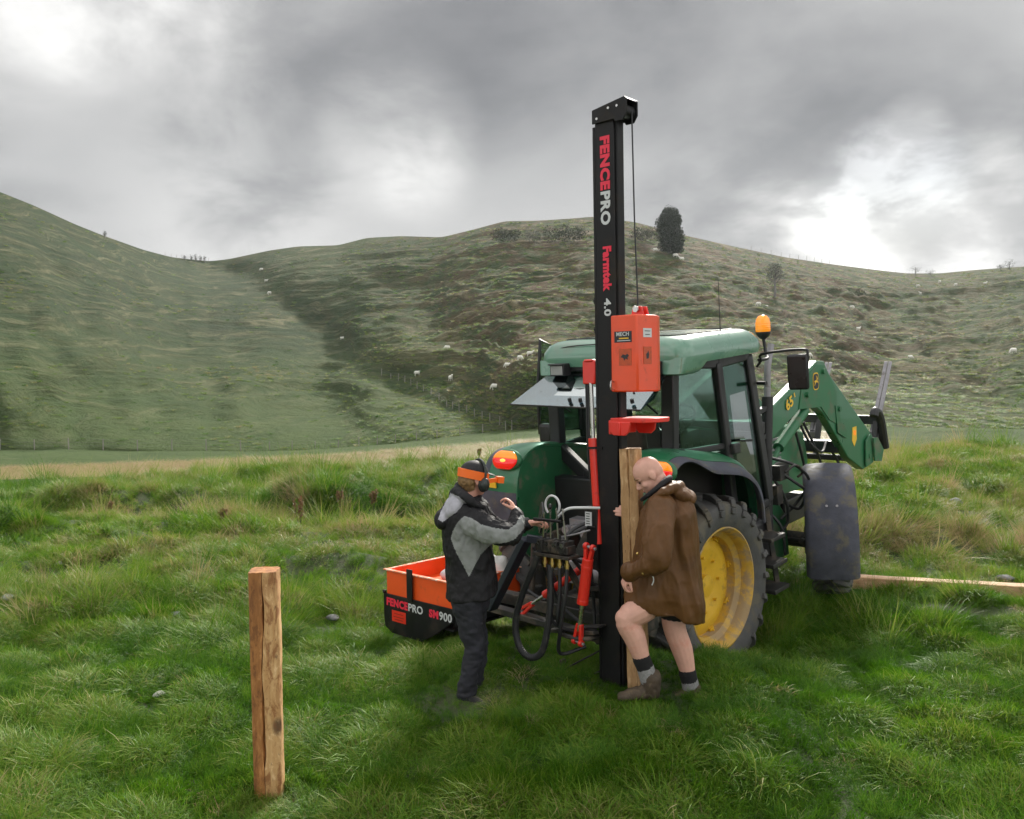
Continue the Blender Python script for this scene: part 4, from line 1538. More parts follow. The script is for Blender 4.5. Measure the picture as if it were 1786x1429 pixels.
    for pts in ([(-.30, -.20, .90), (-.36, .05, .66), (-.50, .25, .50), (-.58, .40, .58)],
                [(-.22, -.20, .90), (-.15, .05, .60), (-.20, .25, .46), (-.30, .38, .56)],
                [(-.75, .0, .86), (-.66, .15, .60), (-.80, .2, .40), (-1.1, .25, .45)],
                [(-.16, -.05, .95), (-.24, .1, .50), (-.18, .05, .22), (-.06, .0, .30)],
                [(-.48, -.22, .90), (-.62, -.02, .72), (-.58, .12, .42), (-.42, .15, .30)],
                [(-.335, -.26, .81), (-.34, -.28, .6), (-.33, -.26, .4), (-.22, -.1, .30)],
                [(-.265, -.26, .81), (-.25, -.28, .62), (-.28, -.27, .42), (-.36, -.1, .3)],
                [(-.195, -.26, .81), (-.19, -.29, .62), (-.25, -.28, .36), (-.32, -.2, .16), (-.2, -.05, .2)],
                [(-.30, -.2, .93), (-.22, -.12, .85), (-.14, -.02, .80), (-.08, .05, .7)],
                [(-.40, -.18, .93), (-.42, .1, 1.0), (-.30, .5, 1.08), (-.1, .9, 1.15)],
                [(-.36, -.18, .95), (-.36, .1, 1.06), (-.22, .5, 1.12), (-.05, .95, 1.1)]):
        g = MB()
        g.tube(pts, .014, 8, 6)
        g.build('hydraulic_hose', M['hose'], D)
    g = MB()
    g.bar((-.30, -.22, .90), (-.24, -.06, .62), .04, .03).bar((-.24, -.06, .62), (-.02, -.02, .66), .04, .03)
    g.build('valve_stand', M['frame'], D)
    g = MB()
    g.lathe([(.001, 0), (.12, .004), (.125, .012), (.12, .02), (.001, .024)], (-.70, .06, 1.09), (-.68, -.73, .1), 28)
    g.build('guard_disc', M['mirror'], D)
    # ballast bin
    bx0, bx1, by0, by1 = -2.77, -1.83, .14, 1.04
    g = MB()
    for a, b in (((bx0, by0), (bx1, by0)), ((bx1, by0), (bx1, by1)), ((bx1, by1), (bx0, by1)), ((bx0, by1), (bx0, by0))):
        m_2 = [(a[0] + b[0]) / 2, (a[1] + b[1]) / 2]
        if a[1] == b[1]:
            zz = -.17 if a[1] == by0 else -.05
            ins = .10
            y = a[1]
            th = .012 if y == by0 else -.012
            g.prism([(bx0 - .012, .165), (bx1 + .012, .165), (bx1 + .012, .05), (bx1 - .22, -.10), (bx1 - .42, -.205), (bx0 + .10, -.20), (bx0 + .0, -.15), (bx0 - .012, -.04)], 'y', y - th, y)
        else:
            x = a[0]
            g.box((x + (.006 if x == bx1 else -.006), (by0 + by1) / 2, .08), (.012, by1 - by0 + .0, .165))
    g.box(((bx0 + bx1) / 2, (by0 + by1) / 2, -.04), (bx1 - bx0 - .03, by1 - by0 - .03, .02))
    g.box((bx0 - .005, by0 - .004, .178), (.03, .03, .03))
    bf = g.build('bin_frame', M['mast'], D, .004)
    g = MB()
    oz0, oz1 = .15, .385
    ob0, ob1, oc0, oc1 = bx0 + .012, bx1 - .012, by0 + .012, by1 - .012
    g.box(((ob0 + ob1) / 2, oc0 + .006, (oz0 + oz1) / 2), (ob1 - ob0, .012, oz1 - oz0))
    g.box(((ob0 + ob1) / 2, oc1 - .006, (oz0 + oz1) / 2), (ob1 - ob0, .012, oz1 - oz0))
    for x in (ob0 + .006, ob1 - .006):
        g.box((x, (oc0 + oc1) / 2, (oz0 + oz1) / 2 - .001), (.012, oc1 - oc0 - .026, oz1 - oz0 - .002))
    g.box(((ob0 + ob1) / 2, (oc0 + oc1) / 2, oz0 + .08), (ob1 - ob0 - .03, oc1 - oc0 - .03, .012))
    bn = g.build('bin', M['orange2'], D, .003)
    g = MB()
    k = .014
    for y in (oc0 - .002, oc1 + .002):
        g.box(((ob0 + ob1) / 2, y, oz1 + .004), (ob1 - ob0 + .05, .038, .012))
    for x in (ob0 - .002, ob1 + .002):
        g.box((x, (oc0 + oc1) / 2, oz1 + .003), (.038, oc1 - oc0 + .0, .010))
    g.build('rim', mat('worn_orange_edge', (.80, .22, .10), .4, 0, .3, 30, dirt=(.75, .6, .5), damt=.6, dscale=22), bn, .003)
    g = MB()
    g.bar((-2.395, by0 - .014, .145), (-2.395, by0 - .014, .44), .075, .014, (0, 1, 0))
    g.build('stake', M['mast'], D, .003)
    yf = by0 - .0125
    text('FENCE', (-2.735, yf, .055), (1, 0, -.02), (.02, 0, 1), .305, .078, M['red_dec'], bf, bold=.05)
    text('PRO', (-2.42, yf, .05), (1, 0, -.02), (.02, 0, 1), .20, .074, M['white_dec'], bf, bold=.02)
    text('SM', (-2.135, yf, .045), (1, 0, -.02), (.02, 0, 1), .125, .075, M['red_dec'], bf, bold=.05)
    text('900', (-2.00, yf, .042), (1, 0, -.02), (.02, 0, 1), .165, .078, M['white_dec'], bf, bold=.02)
    g = MB()
    g.box((-2.56, yf - .001, -.03), (.20, .002, .105))
    rd = g.build('decal', M['red'], bf)
    m_ = mat('decal_dark_red', (.30, .012, .01), .5)
    for kk, w in ((.025, .13), (-.005, .15), (-.03, .12)):
        g = MB()
        g.box((-2.56, yf - .0025, -.03 + kk), (w, .001, .007))
        g.build('decal_print', m_, rd)
    return D


build_driver()


def build_sack():
    g = MB()
    c = Vector((-1.97, .82, .225))
    rings = []
    rnd = random.Random(4)
    for z, w, d in ((.0, .10, .09), (.04, .145, .12), (.12, .15, .125), (.2, .14, .115), (.25, .125, .10), (.285, .11, .06)):
        rg = []
        for i in range(28):
            a = 2 * pi * i / 28
            k = 1 + .06 * sin(5 * a + z * 20) + .04 * rnd.uniform(-1, 1)
            rg.append(c + Vector((w * k * cos(a), d * k * sin(a), z + .02 * sin(3 * a) * (z > .2))))
        rings.append(rg)
    g.loft(rings)
    o = g.build('sack', M['sack'], None, 0, 60)
    o.data.transform(Matrix.Translation((0, 0, 0)))
    o.matrix_world = DRM
    tag(o, 'small white sack standing upright in the right end of the orange bin', 'sack')
    s = o.modifiers.new('sub', 'SUBSURF')
    s.levels = s.render_levels = 1
    g = MB()
    g.tube([c + Vector((.152 * cos(a), .127 * sin(a), .13 + .008 * sin(2 * a))) for a in np.linspace(0, 2 * pi, 30)[:-1]], .004, 6, 0, True)
    g.build('string', M['hose'], o)
    # pale bag lying inside the bin
    g = MB()
    g.ell((-2.38, .72, .285), (.20, .15, .07), None, 20, 10)
    o = g.build('bag', mat('pale_grey_bag', (.45, .46, .47), .6, 0, .15, 8, .4, 12), None, 0, 60)
    o.matrix_world = DRM
    tag(o, 'pale grey bag lying inside the orange bin', 'bag')


build_sack()

# ------------------------------------------------------------------ people
def head(mb, c, f, u, bald=True):
    f, u = Vector(f).normalized(), Vector(u).normalized()
    r = f.cross(u).normalized()
    u = r.cross(f)
    R = Matrix((r, f, u)).transposed()

    def P(x, y, z):
        return Vector(c) + R @ Vector((x, y, z))
    mb.ell(P(0, -.012, .035), (.077, .100, .088), R, 24, 16)
    mb.ell(P(0, -.045, .005), (.068, .065, .075), R, 18, 12)
    mb.ell(P(0, .030, -.040), (.060, .066, .078), R, 18, 12)
    mb.ell(P(0, .062, -.090), (.030, .030, .025), R, 12, 8)
    mb.ell(P(0, .066, .022), (.056, .026, .020), R, 16, 8)
    mb.limb([P(0, .088, .008), P(0, .112, -.028)], [.010, .014], 10)
    mb.ell(P(0, .100, -.034), (.019, .014, .011), R, 10, 8)
    for s in (1, -1):
        mb.ell(P(s * .036, .058, -.030), (.026, .026, .024), R, 12, 8)
        mb.ell(P(s * .079, -.018, -.005), (.010, .024, .034), R @ Matrix.Rotation(radians(12), 3, 'X'), 12, 8)
        mb.ell(P(s * .076, -.010, -.030), (.008, .012, .014), R, 10, 8)
    mb.ell(P(0, .089, -.062), (.024, .012, .008), R, 12, 8)
    mb.ell(P(0, .086, -.073), (.022, .012, .008), R, 12, 8)
    return P, R


def hand(mb, w, d, palm, ts, curl=(35, 45, 30), r=.0085, spread=4, thumb=35):
    d = Vector(d).normalized()
    x = d.cross(Vector(palm)).normalized()
    z = x.cross(d).normalized()              # palm side is -z or +z: keep it towards `palm`
    if z.dot(Vector(palm)) < 0:
        z = -z
    w = Vector(w)

    def P(a, b, c):
        return w + x * a + d * b + z * c
    mb.limb([P(0, -.03, 0), P(0, .02, 0)], [.023, .024], 12)
    R = Matrix((x, d, z)).transposed()
    mb.ell(P(0, .052, 0), (.039, .050, .0135), R, 16, 10)
    for k, (bx, L) in enumerate(((.029, .072), (.010, .082), (-.010, .077), (-.028, .060))):
        p = P(bx * ts * 1.0, .088 - .006 * abs(k - 1), -.002)
        a = radians(spread * (1.5 - k)) * ts
        pts, ang = [P(bx * ts, .06, 0), p], 0
        for j, (fr, cu) in enumerate(zip((.45, .32, .23), curl)):
            ang += radians(cu * (1 + .12 * (k - 1)))
            dv = (d * cos(ang) + z * sin(ang)) + x * sin(a) * .8
            pts.append(pts[-1] + dv.normalized() * L * fr)
        mb.limb(pts, [r * 1.05, r * 1.05, r, r * .95, r * .8], 8, 2)
    t0 = P(.026 * ts, .018, .004)
    o = radians(thumb)
    d1 = (d * cos(o) + x * ts * sin(o) + z * .35).normalized()
    d2 = (d * cos(o * .5) + x * ts * sin(o * .4) + z * .55).normalized()
    mb.limb([t0, t0 + d1 * .035, t0 + d1 * .035 + d2 * .03, t0 + d1 * .035 + d2 * .055], [.015, .012, .010, .0085], 8, 2)


def pxring(l, r, Y, th, n=28, e=.75, skew=0.0):
    a, b = at(l[0], l[1], Y), at(r[0], r[1], Y)
    c, uu = (a + b) / 2, (b - a) / 2
    out = []
    for i in range(n):
        t = 2 * pi * i / n
        cs, sn = math.copysign(abs(cos(t)) ** e, cos(t)), math.copysign(abs(sin(t)) ** e, sin(t))
        out.append(c + uu * cs + Vector((skew * cs, th / 2 * sn, 0)))
    return out


def folds(me, amp, kx=9, kz=4, seed=0, bias=None):
    v, n = mverts(me), mnorms(me)
    k = fbm(v[:, 0] * kx + v[:, 2] * 2.0, v[:, 2] * kz - v[:, 0] * 2.0, v[:, 1] * kx, seed, 3)
    k = 1 - 2 * np.abs(k)                                   # ridged, like creases
    w = amp if bias is None else amp * bias(v)
    setverts(me, v + n * (k * w)[:, None])


def fproj(v):
    cp, sp = cos(PITCH), sin(PITCH)
    p = v - np.array([0, 0, CAMZ])
    d = p[:, 1] * cp - p[:, 2] * sp
    return CX + F * p[:, 0] / d, CY - F * (p[:, 1] * sp + p[:, 2] * cp) / d


def inside(x, y, poly):
    r = np.zeros(len(x), bool)
    j = len(poly) - 1
    for i in range(len(poly)):
        (xi, yi), (xj, yj) = poly[i], poly[j]
        r ^= ((yi > y) != (yj > y)) & (x < (xj - xi) * (y - yi) / (yj - yi + 1e-9) + xi)
        j = i
    return r


def panel(me, poly, idx, facing=-.15):        # sew a panel of another cloth into a garment
    n = len(me.polygons)
    c = np.empty(n * 3, np.float32)
    me.polygons.foreach_get('center', c)
    no = np.empty(n * 3, np.float32)
    me.polygons.foreach_get('normal', no)
    c, no = c.reshape(-1, 3), no.reshape(-1, 3)
    x, y = fproj(c)
    m = inside(x, y, poly) & (no[:, 1] < -facing)
    mi = np.zeros(n, np.int32)
    me.polygons.foreach_get('material_index', mi)
    mi[m] = idx
    me.polygons.foreach_set('material_index', mi)


def person_part(me, name, mats, root, parent=None):
    me.transform(Matrix.Translation(-root.location))
    mi = np.zeros(len(me.polygons), np.int32)
    me.polygons.foreach_get('material_index', mi)
    me.materials.clear()
    for m in (mats if isinstance(mats, (list, tuple)) else [mats]):
        me.materials.append(m)
    me.polygons.foreach_set('material_index', mi)
    return link(name, me, parent or root)


def boot(mb, ankle, toe, heel_r=.038, h=.10, wid=.046, shaft=.055):
    a, t = Vector(ankle), Vector(toe)
    d = (t - a)
    d.z = 0
    L = d.length
    d.normalize()
    s = d.cross(Vector((0, 0, 1)))
    gz = t.z - .03
    back = a - d * .055
    rings = []
    for f, w, z1 in ((0, .026, .07), (.08, .038, .085), (.3, .040, .10), (.55, .046, .085), (.8, .050, .065), (.93, .042, .055), (1.0, .018, .04)):
        c = back + d * (f * (L + .055))
        rg = []
        for i in range(16):
            q = 2 * pi * i / 16
            x = cos(q) * w
            zz = gz + (z1 / 2) * (1 + math.copysign(abs(sin(q)) ** .7, sin(q)))
            rg.append(Vector((c.x, c.y, 0)) + s * x + Vector((0, 0, zz)))
        rings.append(rg)
    mb.loft(rings)
    mb.limb([Vector((a.x, a.y, gz + .05)), a + Vector((0, 0, .0)), a + Vector((0, 0, h))], [shaft * .95, shaft, shaft * 1.08], 16)


def build_operator():
    root = thing('person', 'person in black and grey jacket, cap and earmuffs, working the levers', 'person', at(822, 1236, 6.22))
    b = MB()
    P, R = head(b, at(827, 836, 6.26), (.80, .55, -.10), (.02, -.02, 1))
    b.limb([P(0, -.02, -.06), at(815, 880, 6.25)], [.056, .064])
    b.limb([at(815, 885, 6.25), at(822, 950, 6.25), at(824, 1020, 6.25)], [.10, .12, .12])
    wr, el, sh = at(901, 893, 6.14), at(893, 930, 6.0), at(806, 897, 6.1)
    b.limb([at(812, 890, 6.2), sh, el, wr], [.06, .055, .045, .026], smooth=0)
    hand(b, wr, (-.45, .35, .70), (-.75, .1, -.45), 1, (30, 45, 35), .0088, 5, 40)
    wl, e2, s2 = at(924, 913, 6.42), at(876, 928, 6.55), at(832, 893, 6.42)
    b.limb([at(815, 890, 6.25), s2, e2, wl], [.06, .055, .045, .026], smooth=0)
    hand(b, wl, (.9, -.1, .12), (.1, -.2, -1), 1, (25, 50, 40), .0088, 3, 30)
    for Y, dx in ((6.16, 0), (6.34, 14)):
        b.limb([at(820 + dx * .4, 1020, Y), at(824 + dx * .7, 1128, Y), at(816 + dx, 1212, Y)], [.07, .045, .035])
    me = remeshed(b, .0055, 3)
    person_part(me, 'body', M['skin2'], root)
    # jacket
    j = MB()
    j.loft([pxring((800, 866), (838, 866), 6.25, .16), pxring((786, 877), (850, 880), 6.25, .34), pxring((777, 893), (856, 897), 6.25, .42), pxring((773, 920), (856, 922), 6.25, .40),
            pxring((775, 955), (858, 955), 6.25, .37), pxring((779, 990), (862, 988), 6.25, .36), pxring((780, 1020), (866, 1015), 6.25, .41), pxring((780, 1040), (868, 1033), 6.25, .44)])
    j.limb([at(812, 900, 6.14), at(835, 916, 6.05), at(868, 931, 6.0), at(890, 932, 6.0)], [.098, .095, .088, .078])
    j.limb([at(890, 932, 6.0), at(899, 915, 6.06), at(902, 900, 6.12)], [.076, .062, .050])
    j.limb([at(836, 898, 6.40), at(860, 920, 6.52), at(880, 925, 6.54)], [.085, .075, .065])
    j.limb([at(880, 925, 6.54), at(902, 920, 6.48), at(920, 914, 6.43)], [.065, .055, .046])
    me = remeshed(j, .0065, 6)
    folds(me, .0085, 10, 6, 3)
    folds(me, .004, 24, 12, 33)
    me.materials.append(M['jacket'])
    me.materials.append(M['jacket_grey'])
    panel(me, [(790, 926), (798, 911), (810, 900), (822, 904), (840, 915), (862, 921), (886, 924), (900, 914), (908, 898), (916, 900), (914, 922), (899, 940), (886, 946), (856, 950), (838, 968), (818, 1006), (807, 985), (796, 965), (786, 940)], 1)
    person_part(me, 'jacket', [M['jacket'], M['jacket_grey']], root)
    h = MB()
    h.ell(at(795, 884, 6.22), (.125, .17, .075), Euler((0, radians(-42), 0)).to_matrix(), 24, 14)
    h.ell(at(776, 905, 6.22), (.075, .14, .07), Euler((0, radians(-60), 0)).to_matrix(), 20, 12)
    h.limb([at(803, 853, 6.26), at(800, 864, 6.24)], [.05, .07])
    h.limb([at(842, 884, 6.12), at(830, 880, 6.08), at(812, 868, 6.08), at(799, 858, 6.2), at(804, 856, 6.38), at(826, 868, 6.42), at(842, 880, 6.40)], [.022, .026, .034, .04, .036, .03, .026])
    me = remeshed(h, .0065, 6)
    folds(me, .006, 14, 8, 8)
    me.materials.append(M['jacket'])
    me.materials.append(M['hood_grey'])
    panel(me, [(786, 860), (800, 866), (813, 878), (806, 888), (790, 898), (772, 911), (764, 906), (770, 890), (778, 874)], 1, .0)
    person_part(me, 'hood', [M['jacket'], M['hood_grey']], root)
    # jeans
    t = MB()
    t.loft([pxring((788, 1012), (856, 1010), 6.25, .30), pxring((790, 1040), (854, 1040), 6.25, .30), pxring((793, 1062), (851, 1062), 6.25, .29)])
    for Y, dx in ((6.15, 0), (6.34, 10)):
        t.limb([at(815 + dx * .6, 1045, Y), at(819 + dx * .6, 1085, Y), at(827 + dx * .6, 1128, Y), at(821 + dx * .8, 1165, Y), at(815 + dx, 1200, Y), at(813 + dx, 1216, Y)], [.112, .094, .071, .068, .063, .067])
    me = remeshed(t, .008, 4)
    folds(me, .009, 6, 9, 5)
    folds(me, .004, 16, 26, 35)
    person_part(me, 'jeans', M['jeans'], root)
    for Y, dx in ((6.14, 0), (6.36, 8)):
        s = MB()
        boot(s, at(812 + dx, 1214, Y), at(851 + dx, 1234, Y - .10), h=.03, shaft=.052, wid=.05)
        person_part(remeshed(s, .007, 2), 'shoe', M['shoe'], root)
    # cap, band, ear muffs, hair
    c = MB()
    c.ell(P(0, -.008, .050), (.086, .108, .086), R, 24, 14)
    c.loft([[P(x * w, y, z + dz) for x, dz in ((-1, -.008), (-.6, .004), (0, .008), (.6, .004), (1, -.008), (.6, -.004), (0, 0), (-.6, -.004))] for w, y, z in ((.075, .07, .05), (.072, .11, .045), (.055, .15, .036), (.03, .17, .03))])
    person_part(remeshed(c, .005, 3), 'cap', M['cap'], root)
    q = MB()
    rings = []
    for k in range(25):
        a = radians(-205 + 250 * k / 24)
        w0, dz = .030, .020 - .016 * sin(a)
        x, y = .094 * cos(a), -.008 + .116 * sin(a)
        nx = Vector((x, y + .008, 0)).normalized()
        rings.append([P(x, y, .012 + dz - w0), P(x + nx.x * .006, y + nx.y * .006, .012 + dz - w0), P(x + nx.x * .006, y + nx.y * .006, .012 + dz + w0), P(x, y, .012 + dz + w0)])
    q.loft(rings)
    person_part(q.mesh('band', M['hivis'], 40), 'headband', M['hivis'], root)
    q = MB()
    q.tube([P(.097 * cos(a), .03, .03 + .112 * sin(a)) for a in np.linspace(0, pi, 21)], .010, 8)
    for s in (1, -1):
        q.ell(P(s * .104, .025, -.025), (.030, .038, .050), R, 20, 12)
        q.ell(P(s * .090, .025, -.025), (.020, .044, .056), R, 20, 12)
    person_part(q.mesh('muffs', M['muff'], 40), 'earmuffs', M['muff'], root)
    q = MB()
    q.bar(P(.092, .06, .0), P(.06, .185, .012), .012, .03)
    q.box(P(.062, .175, .010), (.05, .05, .045), R)
    vz = person_part(q.mesh('visor', M['hivis'], 40), 'visor_mount', M['hivis'], root)
    q = MB()
    q.ell(P(0, -.060, -.010), (.078, .060, .060), R, 18, 12)
    q.ell(P(0, -.045, -.055), (.064, .056, .040), R, 18, 12)
    me = remeshed(q, .006, 2)
    folds(me, .003, 50, 50, 3)
    person_part(me, 'hair', M['hair'], root)
    q = MB()
    for s in (1, -1):
        q.ell(P(s * .031, .080, .003), (.012, .008, .008), R, 10, 8)
    person_part(q.mesh('eyes', M['eye'], 40), 'eyes', M['eye'], root)


def build_helper():
    Yc = 6.0
    root = thing('person', 'bald person in a long brown hooded coat with bare legs', 'person', at(1150, 1216, Yc))
    b = MB()
    hc = at(1131, 829, Yc)
    P, R = head(b, hc, (-.76, .02, -.65), (-.65, 0, .76))
    b.limb([P(0, -.03, -.06), at(1152, 858, Yc), at(1166, 880, Yc)], [.062, .068, .08])
    b.limb([at(1165, 885, Yc), at(1165, 950, Yc), at(1166, 1015, Yc)], [.11, .13, .12])
    wl, el, sl_ = at(1095, 1000, 5.77), at(1143, 976, 5.67), at(1152, 895, 5.80)
    b.limb([at(1160, 885, 5.95), sl_, el, wl], [.07, .06, .05, .028], smooth=0)
    hand(b, wl, (-.25, .05, -.75), (.85, .25, -.15), 1, (45, 50, 35), .0098, 3, 30)
    wr, er, sr = at(1112, 898, 6.16), at(1128, 945, 6.22), at(1158, 890, 6.17)
    b.limb([at(1160, 885, 6.05), sr, er, wr], [.07, .06, .045, .028], smooth=0)
    hand(b, wr, (-.92, .05, .20), (.0, .95, -.1), 1, (8, 12, 8), .0098, 3, 30)
    fk, rk = 5.88, 6.06
    b.limb([at(1160, 1015, 5.93), at(1125, 1058, 5.90), at(1094, 1080, fk), at(1107, 1112, fk), at(1120, 1150, fk), at(1130, 1180, fk)], [.115, .100, .080, .076, .054, .046])
    b.ell(at(1088, 1078, fk), (.06, .055, .062))
    b.limb([at(1176, 1015, 6.08), at(1175, 1070, 6.08), at(1177, 1098, rk), at(1190, 1134, rk), at(1200, 1174, rk), at(1206, 1200, rk)], [.115, .088, .078, .074, .052, .045])
    b.ell(at(1172, 1098, rk), (.055, .055, .06))
    me = remeshed(b, .006, 3)
    person_part(me, 'body', M['skin'], root)
    q = MB()
    for s in (1, -1):
        q.ell(P(s * .031, .081, .003), (.011, .007, .006), R, 10, 8)
    person_part(q.mesh('eyes', M['eye'], 40), 'eyes', M['eye'], root)
    q = MB()
    for s in (1, -1):
        q.limb([P(s * .014, .094, .030), P(s * .034, .088, .035), P(s * .052, .070, .028)], [.004, .005, .003], 8)
    person_part(q.mesh('brows', M['hair'], 40), 'eyebrows', M['hair'], root)
    q = MB()
    q.ell(P(0, .0975, -.067), (.022, .006, .006), R, 12, 8)
    person_part(q.mesh('lips', M['lip'], 40), 'lips', M['lip'], root)
    # coat
    j = MB()
    j.loft([pxring((1148, 862), (1190, 858), Yc, .20), pxring((1134, 876), (1203, 866), Yc, .36), pxring((1122, 895), (1208, 884), Yc, .46), pxring((1114, 930), (1212, 922), Yc, .46),
            pxring((1108, 965), (1216, 965), Yc, .44), pxring((1104, 1000), (1220, 1008), Yc, .44), pxring((1098, 1025), (1224, 1045), Yc, .46), pxring((1089, 1044), (1226, 1082), Yc, .42)], True)
    j.limb([at(1153, 886, 5.82), at(1149, 925, 5.71), at(1146, 962, 5.66), at(1144, 975, 5.66)], [.098, .096, .092, .088])
    j.limb([at(1144, 975, 5.66), at(1122, 989, 5.70), at(1101, 998, 5.76)], [.088, .074, .062])
    j.limb([at(1150, 890, 6.17), at(1132, 930, 6.22), at(1128, 938, 6.22)], [.09, .08, .07])
    j.limb([at(1128, 938, 6.22), at(1116, 902, 6.17)], [.07, .05])
    me = remeshed(j, .007, 4)

    def lower(v):
        return 1.0 + .5 * np.clip((1.0 - v[:, 2]) * 1.2, 0, 1)
    folds(me, .012, 7, 1.5, 12, lower)
    folds(me, .0035, 15, 5, 22)
    person_part(me, 'coat', M['coat'], root)
    h = MB()
    h.ell(at(1180, 858, Yc), (.115, .19, .060), Euler((0, radians(28), 0)).to_matrix(), 24, 14)
    h.ell(at(1198, 868, Yc), (.055, .15, .055), Euler((0, radians(20), 0)).to_matrix(), 20, 12)
    h.limb([at(1132, 880, Yc - .05), at(1140, 872, 5.85), at(1155, 860, 5.80), at(1178, 850, 5.85), at(1186, 848, 6.0), at(1178, 850, 6.15), at(1155, 860, 6.2), at(1140, 872, 6.15), at(1132, 880, 6.05)], [.022, .026, .028, .030, .032, .030, .028, .026, .022])
    me = remeshed(h, .009, 4)
    folds(me, .007, 10, 8, 15)
    person_part(me, 'hood', M['coat'], root)
    q = MB()
    q.limb([at(1119, 872, Yc - .02), at(1128, 866, 5.89), at(1146, 852, 5.87), at(1162, 838, 5.92), at(1168, 834, 6.0), at(1162, 838, 6.08), at(1146, 852, 6.13), at(1128, 866, 6.11), at(1119, 872, 6.02)], [.014, .017, .020, .022, .023, .022, .020, .017, .014])
    person_part(remeshed(q, .006, 3), 'collar', M['jacket'], root)
    q = MB()
    q.tube([at(1138, 1004, 5.735), at(1140, 1012, 5.735), at(1137, 1021, 5.735)], .004, 6, 3)
    person_part(q.mesh('drawstring', M['white_dec'], 40), 'drawstring', M['white_dec'], root)
    # shorts under the coat
    q = MB()
    q.limb([at(1160, 1020, 5.94), at(1128, 1052, 5.91)], [.125, .112])
    q.limb([at(1176, 1020, 6.08), at(1176, 1068, 6.08)], [.12, .10])
    person_part(remeshed(q, .009, 3), 'shorts', M['jacket'], root)
    q = MB()
    for p, n_ in (((1122, 1000, 5.63), 0), ((1112, 966, 5.70), 1)):
        q.ell(at(*p), (.011, .008, .011), None, 10, 6)
    person_part(q.mesh('buttons', M['brass'], 40), 'buttons', M['brass'], root)
    for a, c, e, tip, gx in (((1119, 1149, 5.88), (1126, 1166, 5.88), (1131, 1184, 5.88), (1078, 1215, 5.84), 1133), ((1199, 1174, 6.06), (1203, 1189, 6.06), (1206, 1206, 6.06), (1172, 1219, 6.02), 1206)):
        q = MB()
        q.limb([at(*a), at(*c)], [.061, .058], 18)
        person_part(q.mesh('sock', M['sock_blk'], 60), 'sock_cuff', M['sock_blk'], root)
        q = MB()
        q.limb([at(*c), at(*e)], [.0595, .060], 18)
        person_part(q.mesh('sock', M['sock_gry'], 60), 'sock', M['sock_gry'], root)
        s = MB()
        ank = at(gx + 2, 1196 if gx < 1150 else 1210, a[2])
        boot(s, ank, at(*tip), h=.055 if gx < 1150 else .015, shaft=.064, wid=.05)
        me = remeshed(s, .008, 2)
        folds(me, .004, 18, 18, 4)
        person_part(me, 'boot', M['boot'], root)


build_operator()
build_helper()

# ------------------------------------------------------------------ posts, stones, far things
def ground_hit(px, py):
    lo = None
    for Y in np.arange(4.0, 22.0, .1):
        p = at(px, py, Y)
        if p.z < zpt(p.x, p.y):
            return Vector((p.x, p.y, zpt(p.x, p.y)))
    return at(px, py, 22)


def split_post(name, base, top, w, dep, label, mats, seed, spin=0.0, groove=.02, dark=.0):
    # a squared post with a long drying crack down its front face
    base, top = Vector(base), Vector(top)
    L = (top - base).length
    zax = (top - base).normalized()
    xax = Vector((1, 0, 0)) - zax * zax.x
    xax.normalize()
    R = Matrix((xax, zax.cross(xax), zax)).transposed() @ Matrix.Rotation(spin, 3, 'Z')
    sec = []
    for k in range(15):                                   # front face, with the crack in the middle
        t = -1 + 2 * k / 14
        sec.append((t * w / 2 * .94, -dep / 2 * (1 - .10 * abs(t) ** 4)))
    sec[7:8] = [(-.006, -dep / 2), (-.0022, -dep / 2 + groove * .6), (0, -dep / 2 + groove), (.0022, -dep / 2 + groove * .6), (.006, -dep / 2)]
    for t in (-.75, -.3, .2, .65):
        sec.append((w / 2, t * dep / 2))
    for t in (.85, .4, 0, -.4, -.85):
        sec.append((t * w / 2 * .95, dep / 2))
    for t in (.65, .2, -.3, -.75):
        sec.append((-w / 2, t * dep / 2))
    S = np.array(sec)
    n, m = len(S), 110
    z = np.linspace(-.15, L, m)
    ZZ, I = np.meshgrid(z, np.arange(n), indexing='ij')
    X, Y = S[I][..., 0].copy(), S[I][..., 1].copy()
    front = (I < 19) & (np.abs(X) < .03)
    crack = .016 * fbm(ZZ * 1.5, 0 * ZZ + seed * 3.3, 0, seed, 4)
    wid = np.clip(.7 + 1.6 * fbm(ZZ * 2.6, 0 * ZZ + 9, 0, seed + 5, 3), .25, 2.6)
    inner = (I >= 7) & (I <= 11)
    X = np.where(inner, X * wid + crack, X + crack * (I < 19) * np.clip(1 - np.abs(X) / (w * .45), 0, 1))
    k = .0022 * fbm(X * 40, ZZ * 7, Y * 40, seed, 3) + .0025 * fbm(X * 10, ZZ * 2.2, Y * 10, seed + 2, 2)
    split = .004 * np.clip(fbm(X * 25, ZZ * 5, Y * 20, seed + 8, 3), 0, 1) * (np.abs(X) > w * .40)
    r = np.hypot(X, Y) + 1e-6
    X, Y = X * (1 + (k - split) / r), Y * (1 + (k - split) / r)
    P = np.stack([X, Y, ZZ], -1)
    P[-1, :, 2] += .003 * fbm(P[-1, :, 0] * 60, P[-1, :, 1] * 60, 0, seed)
    P = P @ np.array(R.transposed())
    g = MB()
    g.add(P.reshape(-1, 3).tolist(), [(a * n + i, a * n + (i + 1) % n, (a + 1) * n + (i + 1) % n, (a + 1) * n + i) for a in range(m - 1) for i in range(n)])
    g.m = [1 if (9 <= i < 23) else 0 for a in range(m - 1) for i in range(n)]
    g.cur = 0
    g.add([tuple(P[-1, i]) for i in range(n)], [tuple(range(n))])
    g.add([tuple(P[0, i]) for i in range(n)], [tuple(range(n - 1, -1, -1))])
    o = g.build(name, list(mats), None, 0, 35)
    o.location = base
    tag(o, label, 'fence post')
    return o


